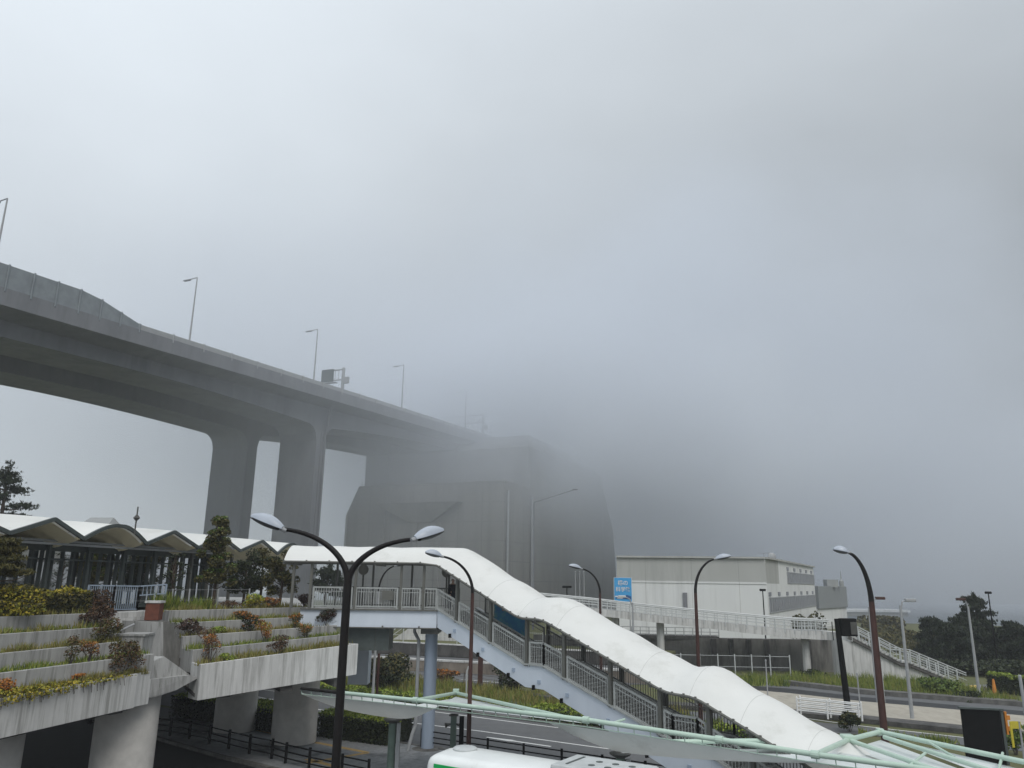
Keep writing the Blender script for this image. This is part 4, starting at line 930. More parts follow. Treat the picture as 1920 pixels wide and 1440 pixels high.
# display board seen from behind, cone, yellow sign, grey pole
Y = 41; c0, c1 = PY(1806, 1314, Y), PY(1868, 1322, Y); b = Vector(((c0.x+c1.x)/2, Y, 0))
t = thing('information_board', 'big black board seen from behind with orange lamps on its edge', 'board', tuple(b))
MB().box((b.x-.05, Y, 1.55), (1.72, .18, 2.5), (1, -.25, 0)).build('board', 'black_paint', t)
MB().box((b.x+.88, Y-.18, 1.55), (.12, .3, 2.5), (1, -.25, 0)).build('frame', 'frame_grey', t); MB().box((b.x-.02, Y-.02, 2.83), (1.95, .35, .08), (1, -.25, 0)).build('hood', 'frame_grey', t)
for dx in (-.6, .6): MB().bar((b.x+dx, Y, 0), (b.x+dx, Y, .4), .1, .1).build('leg', 'frame_grey', t)
m = MB(); m.box((b.x+1.06, Y-.2, 2.2), (.10, .12, 1.05))
for z in (2.45, 1.95): m.box((b.x+1.17, Y-.2, z), (.16, .16, .2))
m.build('warning_lamp', 'orange', t)
b = PZ(1866, 1303); t = thing('tall_cone', 'tall orange cone beside the clipped bush', 'traffic cone', tuple(b)); MB().lathe(b+Vector((0, 0, .05)), [(.19, 0), (.18, .03), (.09, 1.1), (.06, 1.2)], 14).build('cone', 'orange', t, smooth=True); MB().box(b+Vector((0, 0, .03)), (.55, .55, .06)).build('base_plate', 'orange', t)
Y = 36; p = PY(1912, 1362, Y); b = Vector((p.x, Y, 0)); t = thing('yellow_sign', 'yellow curved sign panel at the right edge', 'sign', tuple(b))
m = MB(); sec_ = lambda z: [Vector((p.x-.2+.32*math.sin(a), Y-.2+.25*math.cos(a), z)) for a in [-.9+.25*k for k in range(8)]]
m.loft([sec_(p.z-.1), sec_(p.z+.2)]); m.loft([sec_(p.z-.85)[:3], sec_(p.z-.1)[:3]]); m.build('panel', 'yellow', t, solid=.03); MB().tube([b, Vector((b.x, Y, p.z+.2))], .04, 8).build('post', 'lamp_grey', t)
Y = 37; p = PY(1908, 1268, Y); b = Vector((p.x+.18, Y, 0)); t = thing('grey_pole', 'plain grey-green pole leaving the frame at the right', 'pole', tuple(b)); MB().tube([b, Vector((p.x+.1, Y, p.z))], [.09, .07], 10).build('shaft', 'lamp_grey', t, smooth=True); MB().lathe((p.x+.1, Y, p.z), [(.08, 0), (.05, .06)], 10).build('cap', 'lamp_grey', t)
# ================================================================== SECOND FOOTBRIDGE, OPEN STAIR, WALLS
def P2(px, py, Y=80): return PY(px, py, Y)
fb2 = thing('ramp_footbridge', 'long pale footbridge ramp with double handrails in front of the museum', 'footbridge', (20, 80, 0))
tops = [(975, 1110), (1020, 1113.5), (1110, 1122), (1200, 1132.5), (1300, 1142.5), (1400, 1152), (1490, 1160), (1556, 1163)]
flo = [(975, 1128), (1020, 1131.5), (1110, 1140), (1200, 1150), (1300, 1161), (1400, 1172), (1490, 1182), (1556, 1184)]
lows = [(975, 1142), (1020, 1144), (1110, 1153), (1200, 1164), (1300, 1175), (1400, 1187), (1490, 1197), (1556, 1200)]
T_ = [P2(*p) for p in tops]; F_ = [P2(*p) for p in flo]; L_ = [P2(*p) for p in lows]
def shift(P, y): return [p+Vector((0, y, 0)) for p in P]
m = MB(); W2 = 3.0
for y in (0, W2):
    a = shift(F_, y); b = shift(L_, y)
    m.loft([a, b, shift(b, .15), shift(a, .15), a])
m.build('edge_girder', 'concrete_pale', fb2)
m = MB(); m.loft([shift(F_, .1), shift(F_, W2+.05), [p+Vector((0, W2+.05, -.3)) for p in F_], [p+Vector((0, .1, -.3)) for p in F_], shift(F_, .1)]); m.build('deck_floor', 'concrete', fb2)
for y in (0, W2):
    m = MB(); f2 = shift(F_, y); 
    for h0 in (1.0, .86): m.tube([f+Vector((0, 0, (t_.z-f0.z)*h0/1.0)) for f, t_, f0 in zip(f2, T_, F_)], .06, 6)
    for r in (.35, .62): m.tube([f+Vector((0, 0, (t_.z-f0.z)*r)) for f, t_, f0 in zip(f2, T_, F_)], .03, 6)
    for a, b, ta, tb in zip(f2[:-1], f2[1:], T_[:-1], T_[1:]):
        n = 5
        for k in range(n):
            f = k/n; p = a.lerp(b, f); h = (ta.z-F_[0].z*0-a.z)*(1-f)+(tb.z-b.z)*f; m.bar(p-Vector((0, .03, .3)), p+Vector((0, -.03, h)), .08, .06)
    m.build('handrail', 'rail_white', fb2)
for i in range(2, 4):
    a, b = F_[i], F_[i+1]; m = MB(); m.bar(a+Vector((0, 0, .8)), b+Vector((0, 0, .8)), .04, .04)
    for k in range(36): p = a.lerp(b, k/36); m.bar(p, p+Vector((0, 0, .85)), .035, .035)
    m.build('baluster_panel', 'rail_white', fb2)
m = MB()
a = F_[6].lerp(F_[7], .1); b = F_[6].lerp(F_[7], .8)
for k in range(16): p = a.lerp(b, k/16); m.bar(p, p+Vector((0, 0, .85)), .04, .04)
m.bar(a+Vector((0, 0, .8)), b+Vector((0, 0, .8)), .04, .04); m.build('baluster_panel', 'rail_white', fb2)
for px, y0 in ((1243, 1165), (1520, 1200), (1158, 1158)):
    p = P2(px, y0); MB().tube([(p.x, 81.5, 0), (p.x, 81.5, p.z)], .38, 14).build('column', 'concrete_pale', fb2, smooth=True)
# lower walkway behind
lw = thing('lower_walkway', 'lower walkway with mesh railing under the ramp footbridge', 'walkway', (16, 86, 0))
a, b = PY(1150, 1192, 86), PY(1345, 1196, 86); m = MB(); m.bar(a, b, 1.6, .35); m.build('deck_floor', 'concrete_dark', lw)
m = MB()
for h in (.3, .6, 1.0): m.bar(a+Vector((0, -.7, h)), b+Vector((0, -.7, h)), .06, .06)
for k in range(13): p = a.lerp(b, k/12)+Vector((0, -.7, 0)); m.bar(p, p+Vector((0, 0, 1.0)), .07, .07)
m.build('railing', 'lamp_grey', lw)
# retaining wall with piers behind the mesh fence
rw = thing('retaining_wall', 'dark stained concrete wall with piers below the ramp footbridge', 'wall', (22, 84, 0))
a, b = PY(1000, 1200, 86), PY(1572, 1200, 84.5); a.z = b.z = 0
m = MB(); m.slab([a[:2], b[:2], (b.x, b.y+.6), (a.x, a.y+.6)], -.5, 3.15); m.build('wall', 'wall_shaded_stained', rw)
m = MB()
for px in (1336, 1368, 1401, 1434, 1512):
    p = PY(px, 1200, 85.2); m.slab([(p.x-.2, p.y-.75), (p.x+.2, p.y-.75), (p.x+.2, p.y+.2), (p.x-.2, p.y+.2)], 1.5 if px < 1420 else -.3, 3.1)
m.build('pier', 'concrete_dark', rw)
# stair wall and open stair at right
st_ = thing('open_stair', 'open concrete stair with white handrails descending to the right', 'stair', (38, 79, 0))
Ys = 78.0
up0, up1, up2, up3 = PY(1590, 1186, Ys), PY(1690, 1238, Ys), PY(1708, 1240, Ys), PY(1814, 1284, Ys)
line_ = [up0, up1, up2, up3]
m = MB(); n = 0
for a, b, k in ((up0, up1, 14), (up1, up2, 2), (up2, up3, 16)):
    for i in range(k):
        p = a.lerp(b, (i+.5)/k); dx = (b.x-a.x)/k; m.box((p.x, Ys+1.1, p.z-.12), (dx*1.25, 2.0, .16))
m.build('stair_treads', 'concrete_pale', st_)
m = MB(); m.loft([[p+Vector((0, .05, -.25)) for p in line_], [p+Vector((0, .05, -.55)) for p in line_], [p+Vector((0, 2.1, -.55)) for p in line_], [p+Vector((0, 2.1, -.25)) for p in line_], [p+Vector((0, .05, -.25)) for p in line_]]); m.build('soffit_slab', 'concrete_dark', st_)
wl = [PY(1572, 1186, Ys), PY(1600, 1196, Ys)]+[p-Vector((0, 0, .56)) for p in (up0.lerp(up1, .15), up1, up2, up2.lerp(up3, .35))]
m = MB(); m.prism([(wl[0].x, Ys+.3, 0), (wl[0].x, Ys+.3, wl[0].z-.6)]+[(p.x, Ys+.3, p.z) for p in wl[2:]]+[(wl[-1].x, Ys+.3, 0)], (0, 1.6, 0)); m.build('side_wall', 'concrete_pale', st_)
for y in (0, 2.1):
    m = MB()
    for h in (1.05, .85, .4): m.tube([p+Vector((0, y, h)) for p in line_], .05 if h > .5 else .03, 6)
    for a, b, k in ((up0, up1, 5), (up1, up2, 1), (up2, up3, 6)):
        for i in range(k): p = a.lerp(b, i/k)+Vector((0, y, 0)); m.bar(p-Vector((0, 0, .2)), p+Vector((0, 0, 1.05)), .09, .09)
    m.build('handrail', 'rail_white', st_); m = MB()
    for a, b in ((up0, up1), (up1, up2), (up2, up3)): m.bar(a+Vector((0, y, .8)), b+Vector((0, y, .8)), .03, .03)
    for i in range(34): p = up0.lerp(up3, i/34); q = [p0.lerp(p1, (p.x-p0.x)/(p1.x-p0.x)) for p0, p1 in zip(line_[:-1], line_[1:]) if p0.x <= p.x <= p1.x]; m.bar(q[0]+Vector((0, y, .05)), q[0]+Vector((0, y, .8)), .022, .022)
    m.build('baluster_panel', 'lamp_grey', st_)
ld = [PY(1556, 1184, 80), PY(1592, 1187, 78)]
m = MB(); m.slab([(ld[0].x-.3, 79.9), (ld[1].x+.3, 78), (ld[1].x+.3, 80.2), (ld[0].x, 83.2)], ld[0].z-.8, ld[0].z-.02); m.build('landing', 'concrete_pale', st_)
# brown retaining wall and road edge beyond the verge, seen under the stair girder
w2 = thing('low_retaining_wall', 'stained brown concrete retaining wall seen under the footbridge girder', 'wall', (-2, 78, 0))
a, b = PY(590, 1250, 84), PY(1240, 1275, 72); a.z = b.z = 0; d = (b-a).normalized(); n = Vector((-d.y, d.x, 0))
hz = PY(860, 1218, 79).z
m = MB(); m.slab([a[:2], b[:2], (b+n*.5)[:2], (a+n*.5)[:2]], -.4, hz-1.15); m.build('wall', 'concrete_brown', w2)
m = MB(); m.slab([(a-n*.04)[:2], (b-n*.04)[:2], (b+n*.7)[:2], (a+n*.7)[:2]], hz-1.149, hz-1.0); m.build('coping', 'concrete_pale', w2)
a2, b2 = a+n*3.5, b+n*3.5
w3 = thing('upper_retaining_wall', 'upper dark-streaked parapet wall behind the brown retaining wall', 'wall', tuple((a2+b2)/2))
m = MB(); m.slab([a2[:2], b2[:2], (b2+n*.5)[:2], (a2+n*.5)[:2]], hz-1.0, hz+.1); m.build('wall', 'concrete_dark', w3); m = MB(); m.slab([(a2-n*.05)[:2], (b2-n*.05)[:2], (b2+n*.6)[:2], (a2+n*.6)[:2]], hz+.101, hz+.2); m.build('coping', 'concrete_pale', w3)
m = MB(); m.slab([(a+n*.5)[:2], (b+n*.5)[:2], (b2)[:2], (a2)[:2]], -.3, hz-1.05); struct('upper_terrace', m, 'asphalt', 'road shelf above the brown wall')
m = MB(); m.slab([(a2+n*.6)[:2], (b2+n*.6)[:2], (b2+n*6)[:2], (a2+n*6)[:2]], -.3, hz+.05); struct('grass_bank', m, 'grass_ground', 'grassy bank behind the parapet')
bp = [(a2+n*1.6).lerp(b2+n*1.6, .12+.088*k) for k in range(7)]; bp = [Vector((p.x, p.y, hz+.05)) for p in bp]
post_fence(bp, 'pipe_fence', 'white pipe fence on the grassy bank under the footbridge', 1.5, 'rail_white', (.75, 1.45), .07, .05)
sx = thing('far_stair', 'pale far flight of steps with handrails glimpsed under the footbridge deck', 'stair', (-12, 92, 0))
a, b = PY(728, 1205, 90), PY(775, 1172, 90); m = MB(); m.prism([a, b, b+Vector((6, 0, .2)), b+Vector((6, 0, -3)), a+Vector((0, 0, -1.5))], (0, 2, 0)); m.build('flight', 'concrete_pale', sx)
m = MB(); m.bar(a+Vector((0, -.1, 1)), b+Vector((0, -.1, 1)), .1, .1); m.bar(a+Vector((0, -.1, .5)), b+Vector((0, -.1, .5)), .06, .06); m.build('handrail', 'rail_white', sx)
# ================================================================== BUS SHELTER CANOPY
cn = thing('bus_shelter', 'pale green tubular bus shelter with stretched white membrane funnels', 'shelter', tuple(TN(-6, 27, 0)))
NF = 26.5
F = [PN(x, y, NF) for x, y in ((565, 1291), (640, 1299), (780, 1313), (1100, 1350), (1350, 1387), (1530, 1415), (1720, 1440), (1960, 1472))]
MB().tube(F[:2], .075, 10).build('front_tube', 'lamp_black', cn, smooth=True); MB().tube(F[1:], .085, 12).build('front_tube', 'green_pipe', cn, smooth=True)
m = MB()
for p in F[2:6]: m.lathe(p-ET*.14, [(.125, 0), (.125, .24)], 12, ET)
m.build('tube_joint', 'green_pipe', cn)
ZB2 = 3.3
bk1 = PZ(855, 1299, ZB2); hub = PZ(1590, 1387, ZB2); ap = PZ(1650, 1372, ZB2); r1_ = PZ(1940, 1433, ZB2); r2_ = PZ(1860, 1446, 3.2); r3_ = PZ(1760, 1446, 3.2); bk2 = PZ(1255, 1391, 3.15); bk3 = PZ(700, 1302, 3.1)
m = MB()
for a, b, r in ((F[2], bk1, .075), (bk1, F[3].lerp(F[2], .1), .075), (bk2, hub, .085), (F[5], hub, .085), (hub, ap, .085), (ap, r1_, .085), (PZ(1658, 1382, ZB2), r2_, .075), (hub, r3_, .075)): m.tube([a, b], r, 10)
m.build('rear_tube', 'green_pipe', cn, smooth=True)
m = MB(); m.box(hub+Vector((0, 0, .02)), (.42, .42, .3)); m.box(bk1+Vector((0, 0, .05)), (.3, .3, .26)); m.box(ap, (.24, .24, .24)); m.build('node', 'green_pipe', cn, bevel=.03)
m = MB()
for a, b in ((PZ(1790, 1420, ZB2-.1), PZ(1742, 1392, ZB2)), (PZ(1735, 1412, 3.2), PZ(1700, 1440, 3.2)), (PZ(1880, 1412, ZB2), PZ(1872, 1447, 3.1)), (F[4].lerp(F[5], .6), bk2.lerp(hub, .35)), (F[3].lerp(F[4], .2), F[3].lerp(F[4], .2)+EN*1.1)): MB().tube([a, b], .045, 8).build('strut', 'green_pipe', cn)
# lower edge rail and hangers under the front tube
m = MB(); lo = [p-Vector((0, 0, .24))+EN*.05 for p in F]
m.tube(lo, .02, 6)
for a, b in zip(F[:-1], F[1:]):
    n = max(1, int((b-a).length/.55))
    for k in range(n): p = a.lerp(b, k/n); m.bar(p, p-Vector((0, 0, .26))+EN*.05, .028, .028, ET)
m.build('edge_hanger', 'green_pipe', cn)
# membranes: inverted funnels on the columns and flat sails behind
hd1 = PN(737, 1340, 28.2); hd2 = PN(1163, 1412, 27.6); hd1.z = min(hd1.z, 2.6); 
def sail(name, ring, c, mt='canopy_membrane', sag=.25):
    secs_ = []
    R_ = []
    for a, b in zip(ring, ring[1:]+ring[:1]):
        for k in range(6): R_.append(a.lerp(b, k/6))
    for j in range(8):
        f = j/7; secs_.append([c+(p-c)*(.06+.94*f) + Vector((0, 0, -sag*math.sin(pi*f)*(0.6))) for p in R_])
    o = MB().loft(secs_, True).build(name, mt, cn, smooth=True)
    for p in o.data.polygons: p.use_smooth = True
    return o
dz = Vector((0, 0, .24))
sail('membrane', [F[0]-dz, F[2]-dz, F[2].lerp(F[3], .12)-dz, bk1-dz, TN(-24.5, 30.2, 2.95), TN(-33, 31, 2.9)], hd1)
sail('membrane', [F[3].lerp(F[2], .2)-dz, F[4]-dz, F[5]-dz, hub-dz*1.3, bk2-dz, TN(-14.0, 29.3, 3.0)], hd2, sag=.12)
def flat(name, ring, drop):
    c = sum(ring, Vector())/len(ring)-Vector((0, 0, drop)); return sail(name, ring, c, sag=0)
flat('membrane', [hub-dz*1.3, ap-dz*1.2, r2_-dz*1.2, r3_-dz], .1); flat('membrane', [hub-dz*1.4, r3_-dz*1.2, F[6]-dz, F[5]-dz], .1)
flat('membrane', [ap+Vector((.15, 0, -.2)), r1_-dz, r1_+Vector((0, -3, -.3)), r2_+Vector((.1, 0, -.22))], .1); flat('membrane', [F[2].lerp(F[3], .15)-dz*.5, bk1-dz*.7, F[3]-dz*.5], .06)
for c, r in ((hd1, .17), (hd2, .16)):
    MB().tube([(c.x, c.y, 0), (c.x, c.y, c.z-.05)], r, 16).build('column', 'green_dark', cn, smooth=True)
    MB().lathe((c.x, c.y, c.z-.16), [(r, 0), (r*2.2, .10), (r*2.5, .16)], 16).build('column_head', 'steel_dark', cn)
    MB().box((c.x+.28, c.y, 1.25), (.16, .2, 2.4)).build('downpipe', 'lamp_grey', cn)
for px, y0, y1, w in ((851, 1342, 1412, .26), (866, 1346, 1404, .2)):
    tp = PN(px, y0, 30.5); b = Vector((tp.x, tp.y, 0)); t = thing('shelter_post', 'dark square post with speakers under the shelter' if px < 860 else 'black slim post under the shelter, right of the speaker post', 'post', tuple(b))
    MB().box((b.x, b.y, tp.z/2+.03), (w, w, tp.z+.06)).build('shaft', 'green_dark' if px < 860 else 'black_paint', t)
    if px < 860:
        for s_ in (-1, 1): MB().lathe((b.x+s_*.13, b.y-.05, tp.z-.35), [(.04, 0), (.06, .12), (.12, .26)], 10, (s_, -.2, -.2)).build('speaker', 'steel_dark', t)
        MB().box((b.x, b.y, tp.z+.03), (.42, .3, .06)).build('cap', 'steel_dark', t)
    else: MB().box((b.x, b.y, .05), (.3, .3, .1)).build('base_plate', 'kerb', t)
# ================================================================== BUS
BT0, BT1, BN0, BN1, BZ = -17.45, -7.2, 22.05, 24.3, 3.0
bus = thing('city_bus', 'white city bus with a green stripe and dark windows, seen from above', 'bus', tuple(TN((BT0+BT1)/2, (BN0+BN1)/2, 0)))
def bsec(t, sc=1.0, zt=BZ, dz=0):
    P = [(BN0, .35), (BN0, 1.2), (BN0, 2.2), (BN0+.02, 2.72), (BN0+.07, 2.83), (BN0+.18, 2.92), (BN0+.4, 2.97), ((BN0+BN1)/2, 3.02), (BN1-.4, 2.97), (BN1-.18, 2.92), (BN1-.07, 2.83), (BN1-.02, 2.72), (BN1, 2.2), (BN1, 1.2), (BN1, .35)]
    cn_ = (BN0+BN1)/2
    return [TN(t, cn_+(n-cn_)*sc, .35+(z-.35)*dz_) for n, z in P for dz_ in [dz]]
secs_ = [bsec(BT0+.0, .92, dz=.95), bsec(BT0+.05, .96, dz=.975), bsec(BT0+.15, .985, dz=.99), bsec(BT0+.35, 1, dz=1), bsec(BT1-.3, 1, dz=1), bsec(BT1-.1, .97, dz=.98), bsec(BT1, .9, dz=.94)]
MB().loft(secs_, True, True).build('body', 'bus_white', bus, smooth=True)
def ribbon_b(t0, t1, z0, z1, nm, mt, off):
    P = lambda t, z: TN(t, BN0-off+(.02*(z-2.2)/.52 if z > 2.2 else 0), z)
    return MB().prism([P(t0, z0), P(t1, z0), P(t1, z1), P(t0, z1)], EN*.05).build(nm, mt, bus)
ribbon_b(BT0+.34, BT1-.3, 2.60, 2.72, 'green_stripe', 'bus_green', .012); ribbon_b(BT0+.36, BT1-.5, 1.25, 2.59, 'side_window', 'black_glass', .008); ribbon_b(BT0+.2, BT1-.2, .5, .85, 'green_stripe', 'bus_green', .012)
MB().prism([TN(BT0-.02, BN0+.3, 1.1), TN(BT0-.02, BN1-.3, 1.1), TN(BT0+.0, BN1-.34, 2.45), TN(BT0+.0, BN0+.34, 2.45)], -ET*.02).build('windscreen', 'black_glass', bus)
p = PZ(872, 1402, 3.06); MB().lathe((p.x, p.y, 3.0), [(.42, 0), (.42, .05), (.36, .09), (.1, .11)], 20).build('roof_hatch', 'rail_white', bus, smooth=True)
c = TN(-11.4, 23.2, 3.08); ac = MB().box(c, (2.9, 1.75, .26), ET, EN).build('air_conditioner', 'rail_white', bus, bevel=.09)
m = MB()
for k in range(3):
    for j in range(2): m.lathe(c+ET*(-.3+.55*k)+EN*(-.3+.55*j)+Vector((0, 0, .13)), [(.11, 0), (.11, .012)], 12)
m.box(c-ET*1.0+Vector((0, 0, .135)), (.08, 1.2, .02), ET, EN); m.build('fan_grille', 'frame_grey', ac)
for t_ in (BT0+2.3, BT1-2.6):
    for n_ in (BN0+.12, BN1-.12):
        w_ = MB().lathe(TN(t_, n_, .48)-EN*.13, [(.3, 0), (.48, .02), (.48, .24), (.3, .26)], 20, EN).build('wheel', 'rubber', bus); MB().lathe(TN(t_, n_, .48)-EN*.14, [(.27, 0), (.27, .28)], 16, EN).build('rim', 'lamp_grey', w_)
# ================================================================== VEGETATION
def leafmesh(name, mt, parent, blobs, n, size, r, asp=1.5, flat=.3, shell=.45, extra=None):
    """n leaves spread through ellipsoids blobs = [(centre, (rx, ry, rz))]"""
    m = MB(); n0 = n; w = [b[1][0]*b[1][1]*b[1][2] for b in blobs]
    for i in range(n+(extra[2] if extra else 0)):
        if i == n: blobs = extra[1]; w = [b[1][0]*b[1][1]*b[1][2] for b in blobs]
        c, rr = r.choices(blobs, w)[0]
        d = Vector((r.gauss(0, 1), r.gauss(0, 1), r.gauss(0, 1))).normalized(); q = shell+(1-shell)*r.random()**.6
        p = Vector(c)+Vector((d.x*rr[0], d.y*rr[1], d.z*rr[2]))*q
        m.leaf(p, size*(.6+.8*r.random()), r, asp, flat)
    o = m.build(name, mt, parent, smooth='leaf')
    if extra:
        o.data.materials.append(M[extra[0]])
        for p in o.data.polygons[n0:]: p.material_index = 1
    return o
def shrub(label, base, w, h, mt, n=420, leaf=.07, legs=6, group='shrubs in the planters', name='shrub', open_=.35, top=None, cat='shrub'):
    r = random.Random(hash(label) % 9999 if False else sum(map(ord, label)))
    b = Vector(base); t = thing(name, label, cat, tuple(b), group)
    if group == 'shrubs in the planters': w *= 1.2; h *= 1.15; n = int(n*1.3)
    m = MB(); blobs = []
    for k in range(legs):
        a = 2*pi*k/legs+r.random(); rad = w*.5*(.25+.6*r.random()); zz = h*(open_+(.98-open_)*r.random())
        tip = b+Vector((math.cos(a)*rad, math.sin(a)*rad, zz*.92)); mid = b.lerp(tip, .5)+Vector((r.uniform(-.05, .05), r.uniform(-.05, .05), 0))
        m.tube([b+Vector((r.uniform(-.05, .05), r.uniform(-.05, .05), -.05)), mid, tip], [.022, .016, .008], 5)
        blobs.append((tip-Vector((0, 0, h*.08)), (w*.24*(.7+.6*r.random()), w*.24*(.7+.6*r.random()), h*.19*(.7+.6*r.random()))))
    blobs.append((b+Vector((0, 0, h*(open_*.5+.45))), (w*.38, w*.38, h*(1-open_)*.40)))
    m.build('branches', 'twig', t)
    leafmesh('foliage', mt, t, blobs, n, leaf, r, extra=(top, [(c+Vector((0, 0, rr[2]*.55)), (rr[0]*.9, rr[1]*.9, rr[2]*.6)) for c, rr in blobs], n//2) if top else None)
    return t
def onz(px, py, z, k=.45): return PZ(px, py, z)+BKV*k
zs = [6.95, 6.33, 5.73, 5.13, 4.53]
S_ = [
 ('olive-gold rounded bush at the left end of the hedge', (22, 1136, 6.95), 2.1, 1.25, 'leaf_gold', 1500, .08, 'leaf_olive'),
 ('reddish-brown mound beside the gate at the hedge end', (186, 1156, 6.9), 1.15, 1.0, 'leaf_russet', 800, .06, 'leaf_maroon'),
 ('dark red-brown shrub spilling over the top left planter wall', (182, 1175, 6.33), 1.1, .85, 'leaf_maroon', 800, .06, 'leaf_russet'),
 ('brown-green leggy shrub on the second left planter, by the bent handrail', (202, 1203, 5.73), 1.1, 1.0, 'leaf_olive', 560, .06, 'leaf_russet'),
 ('thin upright green-brown shrub on the fourth left planter', (133, 1243, 5.13), .45, .95, 'leaf_olive', 240, .05, 'leaf_russet'),
 ('russet open shrub next to the thin upright one', (166, 1236, 5.13), .7, .75, 'leaf_russet', 260, .05, 'leaf_orange'),
 ('big leggy russet shrub at the right end of the lowest left planter', (228, 1266, 4.53), 1.15, 1.3, 'leaf_russet', 800, .06, 'leaf_olive'),
 ('bright yellow bush on the grassy top of the right planters', (474, 1114, 6.95), 1.0, .75, 'leaf_gold', 700, .06, 'leaf_lime'),
 ('orange-brown low bush left of the slim trees foot', (505, 1131, 6.95), .95, .55, 'leaf_russet', 500, .06, 'leaf_orange'),
 ('pale brown-pink bush between the two wire fence posts', (432, 1130, 6.95), .75, .5, 'leaf_russet', 350, .05, None),
 ('dark maroon bush by the end of the footbridge rail', (571, 1136, 6.95), .95, .75, 'leaf_maroon', 560, .06, None),
 ('small orange bush on the second right planter', (446, 1162, 6.33), .6, .45, 'leaf_olive', 260, .05, 'leaf_orange'),
 ('dry brown tuft at the far right of the second planter', (586, 1153, 6.33), .5, .55, 'leaf_olive', 220, .05, None),
 ('dark maroon round shrub at the left end of the right planters', (352, 1191, 5.73), 1.0, .8, 'leaf_maroon', 640, .06, None),
 ('orange-topped round bush in the middle of the third planter', (468, 1183, 5.73), .95, .8, 'leaf_dark', 560, .06, 'leaf_orange'),
 ('orange-topped narrow bush right of the bigger orange one', (553, 1177, 5.73), .62, .65, 'leaf_olive', 330, .05, 'leaf_orange'),
 ('dark brown-green round bush against the white footbridge girder', (612, 1169, 5.73), 1.0, .8, 'leaf_maroon', 620, .06, 'leaf_dark'),
 ('small dark bush beside the foreground lamp post at the girder', (644, 1168, 5.73), .6, .5, 'leaf_dark', 260, .05, None),
 ('dry grey-brown shrub on the left of the fourth right planter', (389, 1208, 5.13), .8, .85, 'leaf_russet', 300, .05, None),
 ('orange-yellow leggy shrub below the orange-topped bush', (497, 1202, 5.13), .65, .95, 'leaf_orange', 320, .05, 'leaf_gold'),
 ('pale orange shrub on the fourth right planter near its right end', (573, 1192, 5.13), .75, .6, 'leaf_olive', 280, .05, 'leaf_orange'),
 ('tall leggy brown shrub on the lowest right planter, left end', (393, 1240, 4.53), .75, 1.1, 'leaf_russet', 340, .05, 'leaf_orange'),
 ('brown-red shrub leaning over the lowest right planter wall', (524, 1224, 4.53), .85, .85, 'leaf_russet', 420, .05, 'leaf_maroon'),
 ('lime-green tuft at the left of the lowest right planter', (422, 1240, 4.53), .6, .35, 'leaf_lime', 300, .05, None),
 ('fresh lime tuft on the third right planter, left of the orange bush', (408, 1186, 5.73), .75, .35, 'leaf_lime', 320, .05, None),
 ('orange autumn bush at the left edge of the lowest planter', (6, 1290, 4.53), .7, .55, 'leaf_orange', 420, .05, None),
 ('small vivid orange patch of leaves hanging over the lowest left planter', (147, 1279, 4.53), .42, .35, 'leaf_orange', 220, .05, None),
]
LV = {6.95: 0, 6.9: 0, 6.33: 1, 5.73: 2, 5.13: 3, 4.53: 4}
for l, (px, py, z), w, h, mt, n, lf, top in S_: shrub(l, onterr(PR if px > 300 else PLf, LV[z], px, .45 if z < 6.8 else .7), w, h, mt, n, lf, top=top)
# creeping plants over the front wall of the left planter
r = random.Random(5); P0, P1 = onterr(PLf, 4, 0, 0)+Vector((0, 0, .07)), onterr(PLf, 4, 235, 0)+Vector((0, 0, .07))
t = thing('creeping_plant', 'yellow-green creeping plant spilling over the lowest left planter wall', 'plant', tuple(P0))
m = MB()
for k in range(26): p = P0.lerp(P1, r.random()); m.tube([p+BKV*.3, p+Vector((0, 0, .12)), p-BKV*.12-Vector((0, 0, .15+.2*r.random()))], .012, 4)
m.build('branches', 'twig', t)
leafmesh('foliage', 'leaf_gold', t, [(P0.lerp(P1, f)+BKV*.15+Vector((0, 0, .02)), (.5, .38, .22*(1.25-f))) for f in [k/14 for k in range(15)]]+[(P0.lerp(P1, f)-BKV*.1-Vector((0, 0, .1)), (.3, .1, .16)) for f in (.05, .2, .32, .45)], 2600, .06, r)
